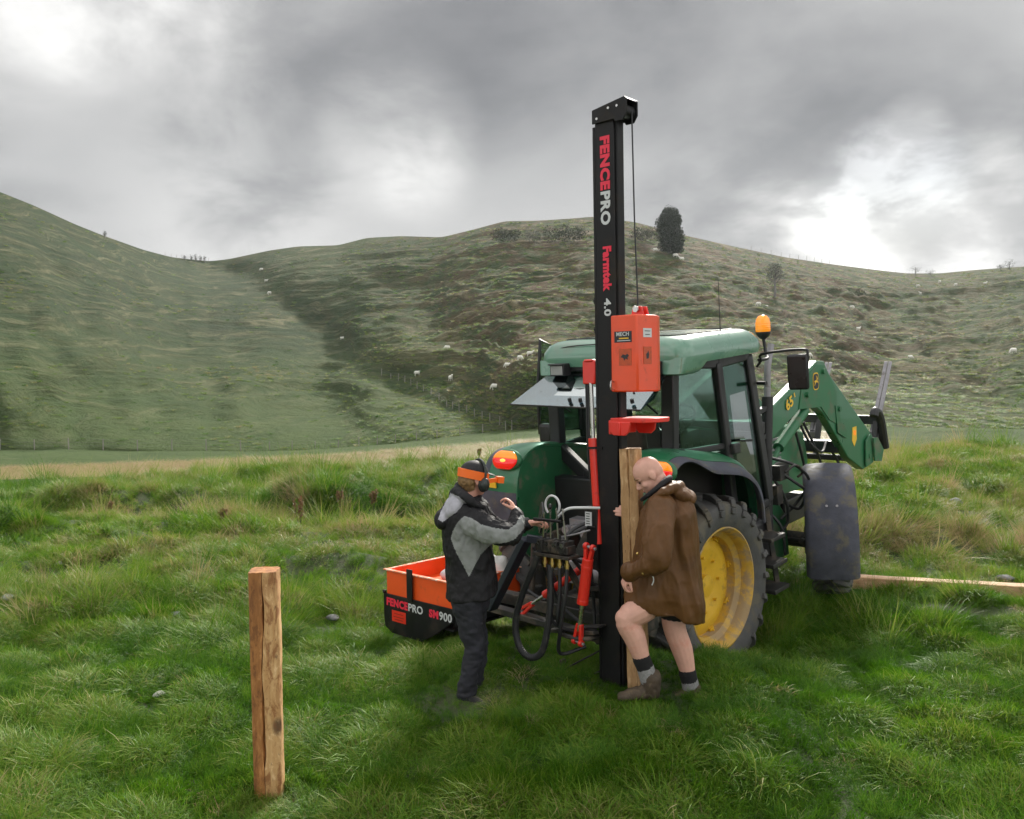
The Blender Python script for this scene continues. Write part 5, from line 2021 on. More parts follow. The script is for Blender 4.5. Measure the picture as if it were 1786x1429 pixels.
split_post('fence_post', at(471, 1402, 4.95), at(461, 994, 4.95), .160, .15, 'weathered orange brown wooden post standing alone in the foreground grass', (M['wood_old'], M['wood_old2']), 3, .12, .030)
pb = DRM @ Vector((.245, -.02, .03))
pt = DRM @ Vector((.20, -.02, 1.675))
split_post('fence_post', pb, pt, .135, .14, 'pale new wooden post upright against the black mast under the hammer', (M['wood'], M['wood']), 8, -.45, .016)


def build_plank():
    a, b = ground_hit(1482, 1034), ground_hit(1786, 1052)
    a.z += .12
    d = (b - a)
    b = a + d * 1.25
    b.z = zpt(b.x, b.y) + .12
    g = MB()
    d = (b - a).normalized()
    s = d.cross(Vector((0, 0, 1))).normalized()
    if s.y > 0:
        s = -s
    rings = []
    for k in range(41):
        c = a.lerp(b, k / 40)
        w = .0015 * sin(k * .6)
        rings.append([c + s * x + Vector((0, 0, z + w)) for x, z in ((-.08, -.07), (.08, -.07), (.082, .0), (.080, .056), (.074, .062), (-.07, .064), (-.078, .056))])
    g.loft(rings)
    o = g.build('fence_post', M['plank_x'], None, .004, 25)
    tag(o, 'long pale timber post lying in the grass beyond the front wheel', 'fence post')


def rot_wood():
    m = wood('lying_timber', (.52, .33, .19), (.44, .26, .13), (.14, .07, .035), (.36, .20, .11))
    for n in m.node_tree.nodes:                       # grain along x
        if n.type == 'MAPPING':
            s = n.inputs[3].default_value
            n.inputs[3].default_value = (s[2], 1, 1)
    M['plank_x'] = m


rot_wood()
build_plank()

for px, py, w, h, m, lab in ((44, 1025, 30, 11, 'rock', 'grey stone in the grass near the left edge'), (14, 1050, 34, 12, 'pale_rock', 'pale flat stone at the left edge of the paddock'),
                             (104, 992, 12, 7, 'pale_rock', 'small pale stone in the grass above the grey one'), (307, 1082, 22, 9, 'rock', 'grey stone in the grass left of the standing post'),
                             (580, 1084, 30, 10, 'rock', 'low grey stone between the standing post and the bin'), (278, 1221, 26, 9, 'pale_rock', 'white stone in the grass left of the standing post'),
                             (1666, 884, 32, 20, 'rock', 'rounded grey stone on the slope at right'),
                             (1752, 1018, 30, 10, 'rock', 'flat grey stone behind the lying timber')):
    p = ground_hit(px, py)
    k = p.y / F
    g = MB()
    g.ell((0, 0, 0), (w * k * .46, w * k * .38, h * k * .45), None, 18, 12)
    me = g.mesh('stone', M[m], 60)
    v = mverts(me)
    s = 1 + .28 * fbm(v[:, 0] / (w * k) * 3 + px, v[:, 1] / (w * k) * 3, v[:, 2] / (w * k) * 3, px, 3)
    setverts(me, v * s[:, None])
    o = link('stone', me)
    o.location = p + Vector((0, 0, h * k * .12 + .03))
    o.rotation_euler = (0, 0, px)
    tag(o, lab, 'stone', 'stones in the paddock')


def leafcloud(name, blobs, n, size, m, seed, parent=None, flat=.0):
    # many small leaf clumps spread through a set of ellipsoids (centre, radii)
    rnd = np.random.RandomState(seed)
    vol = np.array([b[1][0] * b[1][1] * b[1][2] for b in blobs])
    k = rnd.choice(len(blobs), n, p=vol / vol.sum())
    C = np.array([b[0] for b in blobs])[k]
    Rr = np.array([b[1] for b in blobs])[k]
    d = rnd.normal(size=(n, 3))
    d /= np.linalg.norm(d, axis=1, keepdims=True)
    r = rnd.rand(n) ** .38
    wob = 1 + .22 * fbm(d[:, 0] * 2.2 + k, d[:, 1] * 2.2, d[:, 2] * 2.2, seed, 3)
    P = C + d * Rr * (r * wob)[:, None]
    a = rnd.normal(size=(n, 3))
    a /= np.linalg.norm(a, axis=1, keepdims=True)
    b = np.cross(a, rnd.normal(size=(n, 3)))
    b /= np.linalg.norm(b, axis=1, keepdims=True)
    s = size * (.6 + .8 * rnd.rand(n))[:, None]
    V = np.stack([P - a * s * .6, P + b * s * .35, P + a * s * .7, P - b * s * .35], 1).reshape(-1, 3)
    me = npmesh(name, V, np.arange(n * 4).reshape(-1, 4), m)
    return link(name, me, parent)


def leafmat(name, a, b, tr=.25):
    m = bpy.data.materials.new(name)
    m.use_nodes = True
    t = m.node_tree
    t.nodes.clear()
    g = NT(t)
    geo = g.n('ShaderNodeNewGeometry').outputs['Random Per Island']
    c = g.mix(geo, (*a, 1), (*b, 1))
    p = g.n('ShaderNodeBsdfPrincipled', {'Base Color': c, 'Roughness': .6, 'Specular IOR Level': .3})
    q = g.n('ShaderNodeBsdfTranslucent', {0: c})
    mx = g.n('ShaderNodeMixShader', {0: tr, 1: p.outputs[0], 2: q.outputs[0]})
    g.n('ShaderNodeOutputMaterial', {0: mx.outputs[0]})
    return m


LF = {'dark': leafmat('dark_evergreen_leaves', (.007, .016, .005), (.022, .036, .012)), 'grey': leafmat('grey_green_leaves', (.05, .06, .045), (.09, .10, .075)),
      'brown': leafmat('dead_seed_heads', (.16, .085, .04), (.26, .15, .075)), 'scrub': leafmat('scrub_leaves', (.012, .02, .007), (.032, .04, .016))}


def tree(px, base, top, wpx, kind, label, cat, name, n, trunk=.25, seed=1, group=None, sink=0.0, blobs=None):
    p = hill_at(px, base)
    k = p.y / F
    h, w = (base - top) * k, wpx * k
    root = thing(name, label, cat, p - Vector((0, 0, sink)), group=group)
    if trunk > 0:
        g = MB()
        rnd = random.Random(seed)
        tr = h * .028 + .05
        g.tube([(0, 0, -.4), (w * .02, 0, h * .2), (0, 0, h * .5), (w * .03, 0, h * .78)], [tr * 1.4, tr, tr * .7, tr * .25], 8, 3)
        for i in range(7):
            a = rnd.uniform(0, 6.28)
            z = h * rnd.uniform(trunk * .8, .6)
            g.tube([(0, 0, z), (w * .2 * cos(a), w * .2 * sin(a), z + h * .12), (w * .36 * cos(a), w * .36 * sin(a), z + h * .22)], [tr * .45, tr * .3, tr * .1], 6, 2)
        g.build('trunk', M['grey_bark'], root)
    bl = blobs or [((0, 0, .62), (.42, .4, .38)), ((-.18, 0, .48), (.3, .3, .25)), ((.2, .05, .5), (.28, .3, .28)), ((.05, 0, .8), (.28, .3, .2))]
    bl = [((c[0] * w, c[1] * w, c[2] * h), (r[0] * w, r[1] * w, r[2] * h)) for c, r in bl]
    leafcloud('crown', bl, n, max(.032 * w, .14), LF[kind], seed, root)
    return root


tree(1168, 443, 366, 52, 'dark', 'dense dark evergreen tree alone on the hill crest beside the mast', 'tree', 'tree', 30000, .05, 3,
     blobs=[((-.02, 0, .62), (.36, .36, .40)), ((-.22, 0, .62), (.26, .3, .26)), ((.10, 0, .78), (.26, .3, .22)), ((.22, 0, .35), (.28, .3, .30)), ((.32, 0, .12), (.16, .2, .14)), ((-.1, 0, .38), (.36, .36, .22)), ((-.28, 0, .8), (.10, .1, .08)), ((.05, 0, .16), (.44, .4, .20)), ((.26, 0, .70), (.16, .2, .16)), ((-.12, 0, .92), (.16, .2, .08))])
tree(1351, 521, 459, 38, 'grey', 'small grey tree with a bare trunk on the hillside above the beacon', 'tree', 'tree', 2200, .45, 5,
     blobs=[((0, 0, .72), (.30, .3, .22)), ((-.28, 0, .68), (.16, .2, .26)), ((.28, 0, .62), (.18, .2, .18)), ((-.05, 0, .90), (.24, .2, .10)), ((.15, 0, .84), (.2, .2, .12)), ((-.22, 0, .48), (.12, .1, .12))])
tree(1501, 518, 496, 26, 'dark', 'single dark bush on the open hillside at right', 'bush', 'bush', 700, 0, 7, blobs=[((0, 0, .45), (.45, .4, .5))])
for i, (px, b, t, w, lab) in enumerate(((884, 428, 396, 54, 'dark scrub bush on the hilltop, leftmost of the row'), (930, 430, 394, 36, 'grey scrub bush on the hilltop between darker bushes'),
                                        (962, 428, 390, 38, 'small dark scrub bush next to the grey one on the hilltop'), (998, 424, 387, 58, 'wide dark scrub bush on the hilltop just left of the mast'), (1122, 424, 392, 48, 'low dark scrub bush at the foot of the crest tree'))):
    tree(px, b, t, w, 'grey' if i == 1 else 'scrub', lab, 'bush', 'bush', 1800, 0, 20 + i, 'scrub bushes along the hilltop', blobs=[((0, 0, .38), (.5, .45, .34)), ((-.2, 0, .55), (.25, .3, .32)), ((.22, 0, .5), (.2, .3, .28))])
for i, (px, t, w, lab) in enumerate(((1596, 462, 24, 'wispy bush on the right skyline in front of the bright cloud'), (1622, 470, 22, 'low wispy bush on the skyline beside a taller one'), (1760, 453, 26, 'small bush on the skyline at the right edge'), (1745, 462, 16, 'tiny bush on the skyline left of the last one'))):
    tree(px, float(SKY(px)) + 4, t, w, 'grey' if i < 2 else 'scrub', lab, 'bush', 'bush', 150 if i < 2 else 260, .1, 40 + i, 'bushes on the right skyline', blobs=[((0, 0, .6), (.45, .4, .4))])
for i, (px, t) in enumerate(((322, 448), (334, 447), (341, 446), (349, 448), (357, 449), (183, 404))):
    tree(px, float(SKY(px)) + 3, t - 3, 9, 'scrub', 'small dark bush on the left skyline above the saddle' if i < 5 else 'lone small bush on the crest of the left hill', 'bush', 'bush', 150, .1, 60 + i, 'bushes on the left skyline' if i < 5 else None, blobs=[((0, 0, .55), (.4, .4, .45))])


def fence(name, label, pts, h, posts_every, wires=(.35, .65, .95), r=.085):
    P = [hill_at(x, y) for x, y in pts]
    root = thing('fence', label, 'fence', P[0])
    acc, out = 0.0, [P[0]]
    for a, b in zip(P[:-1], P[1:]):
        L = (b - a).length
        n = max(1, int(L / .5))
        for i in range(1, n + 1):
            acc += L / n
            if acc >= posts_every:
                out.append(a.lerp(b, i / n))
                acc = 0
    rnd = random.Random(len(out))
    for p in out:
        g = MB()
        hh = h * rnd.uniform(.9, 1.1)
        q = p - P[0]
        g.cyl(q + Vector((0, 0, -.6)), q + Vector((rnd.uniform(-.04, .04), 0, hh)), r, r * .9, 7)
        g.build('post', M['fpost'], root)
    g = MB()
    for wz in wires:
        g.tube([p - P[0] + Vector((0, 0, h * wz)) for p in out], .008, 4)
    g.build('wire', M['wire'], root)


fence('valley', 'wire fence along the valley floor at left', [(x, float(FOOT(x)) - 1.0) for x in range(-60, 470, 6)], 1.1, 3.4, r=.06)
fence('valley2', 'closely posted fence curving along the foot of the middle hill', [(x, float(FOOT(x)) - 1.0) for x in range(470, 900, 4)], .9, 2.2, r=.05)
fence('diag', 'fence running diagonally up the gully between two hills', [(925 - 265 * t, float(GULLY(925 - 265 * t)) - 4) for t in np.linspace(0, 1, 50)], .95, 2.4, r=.055)
fence('ridge', 'sparse fence of thin posts along the right skyline', [(x, float(SKY(x)) + 1.0) for x in range(1310, 1570, 5)], 1.35, 4.0, (.5, .9), .05)
fence('ridge2', 'short fence on the left skyline at the saddle', [(x, float(SKY(x)) + 1.0) for x in range(288, 372, 4)], 1.2, 3.6, (.5, .9), .05)


# sheep
def sheep_mesh(graze):
    b = MB()
    b.ell((0, 0, .62), (.50, .24, .27), None, 18, 12)
    b.ell((.25, 0, .64), (.26, .23, .27), None, 14, 10)
    b.ell((-.30, 0, .63), (.25, .24, .26), None, 14, 10)
    if graze:
        b.limb([(.42, 0, .62), (.58, 0, .42), (.66, 0, .25)], [.15, .11, .08])
        b.limb([(.64, 0, .30), (.70, 0, .12)], [.085, .05])
        hc = Vector((.64, 0, .32))
    else:
        b.limb([(.42, 0, .70), (.56, 0, .88), (.60, 0, .98)], [.15, .11, .10])
        b.limb([(.58, 0, 1.0), (.78, 0, .92)], [.09, .055])
        hc = Vector((.58, 0, 1.03))
    for s in (1, -1):
        b.limb([hc + Vector((0, s * .06, .02)), hc + Vector((-.02, s * .17, 0))], [.035, .02], 8)
        b.limb([(.30, s * .12, .5), (.31, s * .12, .26), (.30, s * .12, .02)], [.09, .045, .04], 8)
        b.limb([(-.34, s * .12, .52), (-.30, s * .13, .36), (-.40, s * .13, .25), (-.37, s * .13, .02)], [.12, .07, .045, .04], 8)
    b.limb([(-.52, 0, .66), (-.58, 0, .45)], [.05, .035], 8)
    me = remeshed(b, .035, 2)
    me.materials.clear()
    me.materials.append(M['sheep'])
    v = mverts(me)
    folds(me, .012, 14, 14, 3)
    return me


SM = [sheep_mesh(True), sheep_mesh(False)]
SHEEP = [(456, 472, 0, 'upper sheep of three on the slope below the saddle'), (464, 493, 1, 'middle sheep of three on the slope below the saddle'), (470, 512, 0, 'lowest sheep of three on the slope below the saddle'),
         (597, 592, 0, 'lone white sheep in the hollow of the middle hill'), (780, 615, 0, 'white sheep grazing highest of the flock left of the cab'), (728, 656, 1, 'white sheep just above the diagonal fence'),
         (786, 659, 1, 'white sheep seen end on in the flock left of the cab'), (863, 678, 0, 'white sheep grazing lowest of the flock left of the cab'), (885, 648, 0, 'white sheep between the flock and the raised rear window'),
         (924, 632, 1, 'white sheep right beside the left door frame of the cab'), (907, 645, 0, 'distant small sheep just left of the cab door frame'), (1323, 534, 0, 'left sheep of a pair under the small grey tree'),
         (1336, 535, 0, 'right sheep of a pair under the small grey tree'), (1486, 539, 0, 'white sheep below the single dark bush'), (1497, 574, 1, 'white sheep on the slope midway between bush and slip'),
         (1525, 588, 0, 'white sheep at the left end of the dark slip'), (1410, 622, 0, 'white sheep showing beside the right mirror'), (1601, 502, 0, 'upper of two sheep under the bright skyline dip'),
         (1605, 516, 1, 'lower of two sheep under the bright skyline dip'), (1639, 494, 0, 'sheep right under the skyline dip, left of two others'), (1667, 500, 0, 'sheep near the right skyline between two others'),
         (1718, 498, 1, 'sheep nearest the right end of the skyline'), (1767, 622, 0, 'white sheep low on the slope at the right edge'), (1588, 628, 0, 'white sheep just below the dark slip'),
         (1178, 447, 0, 'left sheep of a pair at the foot of the crest tree'), (1189, 451, 1, 'right sheep of a pair at the foot of the crest tree'), (1143, 439, 0, 'sheep just left of the crest tree'),
         (1783, 613, 1, 'sheep cut by the right edge of the photo')]
for i, (px, py, k, lab) in enumerate(SHEEP):
    o = link('sheep', SM[k])
    o.location = hill_at(px, py) + Vector((0, 0, -.03))
    rnd = random.Random(i + 5)
    o.rotation_euler = (0, 0, rnd.choice([0, pi]) + rnd.uniform(-.6, .6) + (pi / 2 if 'end on' in lab else 0))
    sc_ = rnd.uniform(.85, 1.05) * (.95 if py < 520 else .84) * (.72 if 860 < px < 940 and py < 660 else 1)
    o.scale = (sc_, sc_, sc_)
    tag(o, lab, 'sheep', 'sheep grazing on the hills')


# dead dock stalks by the ditch
for i, (px, b, t, lab) in enumerate(((524, 927, 858, 'tallest brown dock stalk standing left of the operator'), (651, 895, 856, 'brown dock stalk nearest the operator'), (592, 895, 862, 'bushy brown dock stalk between two others'), (388, 918, 884, 'short brown dock clump beside the dry tussock'), (192, 902, 872, 'short dead stalk at the left of the ditch'), (836, 800, 782, 'dead stalk on the bank just left of the tail lamp'))):
    p = ground_hit(px, b)
    h = (b - t) * p.y / F
    root = thing('dock_plant', lab, 'weed', p, group='dead dock stalks by the ditch')
    rnd = random.Random(i)
    g = MB()
    bl = []
    for k in range(5):
        a, rr = rnd.uniform(0, 6.28), rnd.uniform(.02, .12) * h / .6
        e = Vector((rr * cos(a), rr * sin(a), h * rnd.uniform(.75, 1)))
        g.tube([(0, 0, -.05), e * .5, e], [.006, .005, .003], 5, 2)
        for f in (.45, .58, .7, .82, .94):
            bl.append((tuple(e * f), (.035, .035, .05 * h / .6)))
    g.build('stalk', M['bark'], root)
    leafcloud('seed_head', bl, 520, .022, LF['brown'], i + 3, root)

# ------------------------------------------------------------------ grass
def grass_mat():
    m = bpy.data.materials.new('grass_blades')
    m.use_nodes = True
    t = m.node_tree
    t.nodes.clear()
    g = NT(t)
    ti = g.n('ShaderNodeAttribute', attribute_name='tint', attribute_type='INSTANCER').outputs['Fac']
    br = g.n('ShaderNodeAttribute', attribute_name='br', attribute_type='GEOMETRY').outputs['Fac']
    v = g.math('ADD', ti, g.math('MULTIPLY_ADD', br, .30, -.15), clamp=True)
    cr = g.n('ShaderNodeValToRGB', {0: v})
    e = cr.color_ramp.elements
    e[0].position, e[0].color = 0.0, (.026, .085, .005, 1)
    e[1].position, e[1].color = 1.0, (.40, .26, .17, 1)
    for p, c in ((.28, (.068, .185, .008, 1)), (.48, (.145, .265, .020, 1)), (.64, (.235, .285, .052, 1)), (.82, (.40, .31, .16, 1))):
        q = e.new(p)
        q.color = c
    p = g.n('ShaderNodeBsdfPrincipled', {'Base Color': cr.outputs[0], 'Roughness': .5, 'Specular IOR Level': .22})
    q = g.n('ShaderNodeBsdfTranslucent', {0: cr.outputs[0]})
    mx = g.n('ShaderNodeMixShader', {0: .38, 1: p.outputs[0], 2: q.outputs[0]})
    g.n('ShaderNodeOutputMaterial', {0: mx.outputs[0]})
    return m


GM = grass_mat()


def tuft(name, n, rad, lmin, lmax, width, arch, seed, rows=5):
    r = np.random.RandomState(seed)
    V, Q, B = [], [], []
    lean = r.uniform(0, 6.28)
    for i in range(n):
        a, d = r.uniform(0, 6.28), rad * sqrt(r.rand())
        c = np.array([d * cos(a), d * sin(a), 0])
        az = (a if r.rand() < .6 else lean) + r.normal() * .7
        L, w = r.uniform(lmin, lmax), width * r.uniform(.7, 1.3)
        an0, an1 = r.uniform(.05, .45), arch * r.uniform(.5, 1.35)
        p = c.copy()
        side = np.array([-sin(az), cos(az), 0])
        tw = r.normal() * .5
        base = len(V)
        for k in range(rows):
            f = k / (rows - 1)
            an = an0 + an1 * f ** 1.4
            if k:
                p = p + L / (rows - 1) * np.array([sin(an) * cos(az), sin(an) * sin(az), cos(an)])
            ww = w * (1 - f ** 1.8) + .0006
            s2 = side * cos(tw * f) + np.array([0, 0, 1]) * sin(tw * f) * .4
            V += [p - s2 * ww / 2, p + s2 * ww / 2]
        for k in range(rows - 1):
            o = base + 2 * k
            Q.append((o, o + 1, o + 3, o + 2))
        B += [r.rand()] * (rows * 2)
    me = npmesh(name, V, Q, GM)
    at_ = me.attributes.new('br', 'FLOAT', 'POINT')
    at_.data.foreach_set('value', np.array(B, np.float32))
    me.shade_smooth()
    return bpy.data.objects.new(name, me)


TUFTS = bpy.data.collections.new('tufts')
_k = 0
for i in range(8):
    TUFTS.objects.link(tuft('tuft_%02d' % i, 64, .12, .09, .25, .0058, 1.35, 100 + i, 4))
for i in range(3):                                    # 8-10 taller seeding grass
    TUFTS.objects.link(tuft('tuft_%02d' % (8 + i), 60, .12, .25, .62, .0045, .7, 200 + i))
for i in range(3):                                    # 11-13 flattened lodged grass
    TUFTS.objects.link(tuft('tuft_%02d' % (11 + i), 50, .15, .14, .30, .0058, 2.3, 300 + i))

for i in range(2):                                    # 14-15 broad-leaved weeds
    TUFTS.objects.link(tuft('tuft_%02d' % (14 + i), 22, .10, .06, .15, .030, 1.5, 400 + i))

NG = bpy.data.node_groups.new('scatter', 'GeometryNodeTree')
NG.interface.new_socket('Geometry', in_out='INPUT', socket_type='NodeSocketGeometry')
NG.interface.new_socket('Geometry', in_out='OUTPUT', socket_type='NodeSocketGeometry')
_gi, _go = NG.nodes.new('NodeGroupInput'), NG.nodes.new('NodeGroupOutput')
_ci = NG.nodes.new('GeometryNodeCollectionInfo')
_ci.inputs['Collection'].default_value = TUFTS
_ci.inputs['Separate Children'].default_value = True
_ci.inputs['Reset Children'].default_value = True
_ip = NG.nodes.new('GeometryNodeInstanceOnPoints')
_ip.inputs['Pick Instance'].default_value = True
NG.links.new(_gi.outputs[0], _ip.inputs['Points'])
NG.links.new(_ci.outputs[0], _ip.inputs['Instance'])
for nm, ty, sk in (('idx', 'INT', 'Instance Index'), ('rot', 'FLOAT_VECTOR', 'Rotation'), ('scl', 'FLOAT_VECTOR', 'Scale')):
    na = NG.nodes.new('GeometryNodeInputNamedAttribute')
    na.data_type = ty
    na.inputs['Name'].default_value = nm
    NG.links.new([o for o in na.outputs if o.enabled and o.name == 'Attribute'][0], _ip.inputs[sk])
NG.links.new(_ip.outputs[0], _go.inputs[0])


def scatter(name, P, idx, rot, scl, tint, label=None):
    me = bpy.data.meshes.new(name)
    n = len(P)
    me.vertices.add(n)
    me.vertices.foreach_set('co', np.asarray(P, np.float32).ravel())
    for nm, ty, fld, val in (('idx', 'INT', 'value', np.asarray(idx, np.int32)), ('rot', 'FLOAT_VECTOR', 'vector', np.asarray(rot, np.float32).ravel()), ('scl', 'FLOAT_VECTOR', 'vector', np.asarray(scl, np.float32).ravel()), ('tint', 'FLOAT', 'value', np.asarray(tint, np.float32))):
        a = me.attributes.new(nm, ty, 'POINT')
        a.data.foreach_set(fld, val)
    me.update()
    o = link(name, me)
    md = o.modifiers.new('scatter', 'NODES')
    md.node_group = NG
    return tag(o, label, 'grass', kind='stuff')


def lean_rot(phi, th, spin):               # tip towards phi by th after a random spin, as XYZ euler
    c, s_ = np.cos(th), np.sin(th)
    ax, ay = -np.sin(phi), np.cos(phi)
    m00, m01, m02 = c + ax * ax * (1 - c), ax * ay * (1 - c), ay * s_
    m10, m11, m12 = ax * ay * (1 - c), c + ay * ay * (1 - c), -ax * s_
    m20, m21, m22 = -ay * s_, ax * s_, c
    cz, sz = np.cos(spin), np.sin(spin)
    a00, a01 = m00 * cz + m01 * sz, -m00 * sz + m01 * cz
    a10, a11 = m10 * cz + m11 * sz, -m10 * sz + m11 * cz
    a20, a21 = m20 * cz + m21 * sz, -m20 * sz + m21 * cz
    return np.stack([np.arctan2(a21, m22), -np.arcsin(np.clip(a20, -1, 1)), np.arctan2(a10, a00)], -1)


def paddock_grass():
    r = np.random.RandomState(7)
    out = []
    for n, y0, y1, pw in ((38000, 3.4, 9.5, 1.0), (34000, 9.5, EDGE_Y + .6, 1.0)):
        Y = np.sqrt(r.uniform(y0 * y0, y1 * y1, n))
        u = r.uniform(-260, 2050, n)
        out.append(np.stack([(u - CX) / F * Y, Y], -1))
    XY = np.concatenate(out)
    x, y = XY[:, 0], XY[:, 1]
    n = len(x)
    u = CX + F * x / y
    z = near_z(x, y)
    big = fbm(x * .28, y * .28, 0, 43, 3)
    # tussocks: tufts gather round centres, long and leaning out in the middle, short between
    cs = np.where(y < 9.5, .62, .85)
    gx, gy = np.floor(x / cs), np.floor(y / cs)
    best, bx, by = np.full(n, 9.0), 0 * x, 0 * x
    for i in (-1, 0, 1):
        for j in (-1, 0, 1):
            jx = (gx + i + .15 + .7 * _h(gx + i, gy + j, gx * 0, 5)) * cs
            jy = (gy + j + .15 + .7 * _h(gx + i, gy + j, gx * 0, 6)) * cs
            sz = .65 + .7 * _h(gx + i, gy + j, gx * 0, 7)
            d = np.hypot(x - jx, y - jy) / (cs * sz)
            m = d < best
            best, bx, by = np.where(m, d, best), np.where(m, x - jx, bx), np.where(m, y - jy, by)
    pk = np.exp(-(best / .42) ** 2)
    clump = np.clip(1.7 * pk - .75 + .35 * fbm(x * .9, y * .9, 0, 41, 3), -1, 1.2)
    s = (.44 + .66 * pk) * r.uniform(.75, 1.25, n)
    s *= np.interp(y, [3.4, 9, 14, 22], [.95, 1.0, 1.12, 1.2])
    # colour: deep green near, yellower farther and on the left, dry beside the ditch
    t = .415 + .15 * clump + .08 * big + r.normal(size=n) * .10  # clump term darkens the gaps between tussocks, putting their shade into the tint
    t += np.interp(y, [4, 8, 11, 16, 22], [-.03, .0, .10, .16, .14])
    t += .05 * np.clip((500 - u) / 500, -1, 1) * (y < 10)
    lw = 1 / (1 + np.exp((u - 840) / 50))
    dy = y - (15.2 + .5 * fbm(x * .25, y * 0, 0, 5))
    dry = np.exp(-((dy + .7) / .9) ** 2) * lw * np.clip(.05 + 1.3 * fbm(x * .55, y * .9, 0, 51, 3), 0, 1)
    dry += .9 * np.exp(-((u - 355) / 38) ** 2 - ((y - 15.3) / .8) ** 2) + .5 * np.exp(-((u - 505) / 26) ** 2 - ((y - 16.0) / .8) ** 2)
    dry += .9 * np.exp(-((x - 5.9) / 1.3) ** 2 - ((y - 12.0) / .45) ** 2) + .5 * np.exp(-((u - 1395) / 30) ** 2 - ((y - 12.2) / 1.0) ** 2)
    dry = np.clip(dry, 0, 1)
    isdry = r.rand(n) < dry * .75
    bank = lw * np.exp(-((dy - 2.2) / 1.5) ** 2)
    t -= .10 * bank
    rush = (y > 12) & (fbm(x * .5, y * .7, 0, 55, 3) > .42)
    t = np.where(rush, t - .2, t)
    s = np.where(rush & ~isdry, s * 1.35, s)
    t = np.where(isdry, r.uniform(.66, .9, n), t)
    stray = r.rand(n) < .007
    t = np.where(stray & ~isdry, r.uniform(.6, .85, n), t)
    idx = r.randint(0, 8, n)
    idx = np.where(r.rand(n) < .035 * (y > 8), r.randint(8, 11, n), idx)
    idx = np.where(r.rand(n) < .08 + .2 * (big > .45) * (y < 9), r.randint(11, 14, n), idx)
    weed = (y < 13) & (r.rand(n) < .035 + .10 * (fbm(x * .8, y * .8, 0, 57, 2) > .45))
    idx = np.where(weed, r.randint(14, 16, n), idx)
    t = np.where(weed, np.clip(t - .08, .05, .45), t)
    for px_, py_, rad in ((612, 1252, .42), (1330, 1330, .35), (250, 1190, .4), (905, 1300, .3)):
        q = ground_hit(px_, py_)                       # grass laid flat
        flat_ = r.rand(n) < .85 * np.exp(-((x - q.x) ** 2 + ((y - q.y) * 1.4) ** 2) / (2 * rad * rad * .5))
        idx = np.where(flat_, r.randint(11, 14, n), idx)
        s = np.where(flat_, s * .7, s)
    idx = np.where(isdry, r.randint(8, 11, n), idx)
    s = np.where(isdry, s * .9, s)
    # worn shorter round the machine and the two people
    for cx, cy, rad, k in ((.7, 6.6, .5, .6), (-.29, 6.15, .3, .5), (.95, 5.85, .35, .55), (1.6, 8.0, .8, .7), (.3, 8.6, 1.1, .6), (-1.36, 4.75, .22, .4), (-.8, 8.3, .7, .6), (-.22, 6.0, .22, .4)):
        w = np.exp(-((x - cx) ** 2 + (y - cy) ** 2) / (2 * rad * rad))
        s *= 1 - (1 - k) * w
    for px_, py_ in list(zip(np.linspace(1490, 1800, 9), np.linspace(1046, 1068, 9))) + [(44, 1030), (14, 1056), (307, 1088), (580, 1090), (278, 1227), (1666, 892), (1752, 1024), (90, 1188), (104, 996)]:
        q = ground_hit(px_, py_)                       # grazed short in front of the timber and the stones
        s *= 1 - .62 * np.exp(-((x - q.x) ** 2 + (y - q.y + .14) ** 2) / (2 * .15 ** 2))
    flow = 2.5 * fbm(x * .45, y * .45, 0, 61, 2) + .6
    fl = np.clip(.22 + .30 * fbm(x * .7, y * .7, 0, 62, 2), 0, .6)
    out_ = np.clip(best * 1.5, 0, .75)
    rr_ = np.hypot(bx, by) + 1e-6
    tx, ty = fl * np.cos(flow) + out_ * bx / rr_, fl * np.sin(flow) + out_ * by / rr_
    th = np.clip(np.hypot(tx, ty), 1e-4, .95)
    rot = lean_rot(np.arctan2(ty, tx), th, r.uniform(0, 6.28, n))
    zs = s * r.uniform(.8, 1.15, n) * np.interp(y, [3.4, 12, 22], [.82, .95, 1.1])
    scatter('grass', np.stack([x, y, z - .015], -1), idx, rot, np.stack([s, s, zs], -1), np.clip(t, 0, 1), 'long green tufted grass of the paddock')
    # flat dead litter between the tufts: pale strays
    n2 = 130
    Y = np.sqrt(r.uniform(3.6 ** 2, 10 ** 2, n2))
    u2 = r.uniform(-100, 1900, n2)
    x2 = (u2 - CX) / F * Y
    s2 = r.uniform(.35, .7, n2)
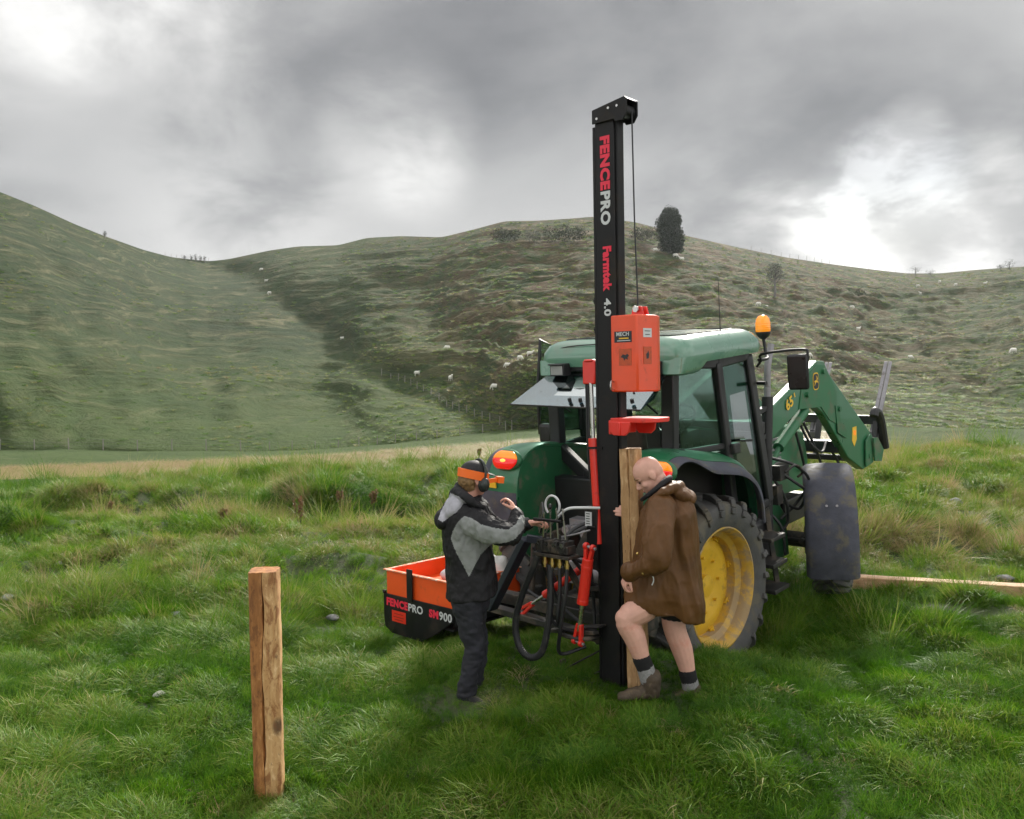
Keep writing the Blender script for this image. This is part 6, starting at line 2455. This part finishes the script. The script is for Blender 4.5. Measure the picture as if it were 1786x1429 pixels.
    scatter('dead_grass', np.stack([x2, Y, near_z(x2, Y)], -1), r.randint(11, 14, n2), np.stack([r.uniform(-.3, .3, n2), r.uniform(-.3, .3, n2), r.uniform(0, 6.28, n2)], -1), np.stack([s2, s2, s2 * .6], -1), r.uniform(.62, .95, n2), 'pale dead grass lying among the green tufts')


def far_grass():
    r = np.random.RandomState(9)
    n = 5000
    u, t = r.uniform(-150, 1500, n), r.uniform(0, 1, n)
    Y = 44.0 + 20 * t
    yy = STRIP(u) + 34 - 34 * np.clip((Y - 44) / 22, 0, 1)
    P = atn(u, yy, Y)
    s = r.uniform(1.0, 1.7, n)
    tint = np.clip(.84 + .07 * r.normal(size=n) - .25 * (r.rand(n) < .12), 0, 1)
    scatter('dry_grass', P, r.randint(8, 11, n), np.stack([0 * s, 0 * s, r.uniform(0, 6.28, n)], -1), np.stack([s * 2.2, s * 2.2, s * .5], -1), tint, 'strip of dry pinkish brown grass beyond the paddock')
    # rough tussocks all over the hills
    n = 26000
    u = r.uniform(-100, 1900, n)
    t = r.rand(n) ** 1.1
    y = FOOT(u) + (SKY(u) - FOOT(u)) * t * .995
    P = hill_pts(u, y)
    k = fbm(P[:, 0] * .05, P[:, 1] * .05, P[:, 2] * .12, 71, 3)
    keep = r.rand(n) < np.clip(np.interp(u, [500, 800], [.06, .75]) + .45 * k, .03, 1)
    P, u, t, k = P[keep], u[keep], t[keep], k[keep]
    n = len(u)
    s = r.uniform(1.0, 2.4, n) * (.8 + P[:, 1] / 400)
    tint = .50 + .16 * k + r.normal(size=n) * .09 + .10 * np.clip((u - 650) / 250, 0, 1) * (r.rand(n) < .5)
    tint = np.where(r.rand(n) < .25, r.uniform(.05, .3, n), tint)
    scatter('hill_tussocks', P - np.array([0, 0, .05]), r.randint(0, 8, n), np.stack([0 * s, 0 * s, r.uniform(0, 6.28, n)], -1), np.stack([s * 1.5, s * 1.2, s * .8], -1), np.clip(tint, 0, .9), 'rough tussock grass covering the hillsides')


paddock_grass()
far_grass()
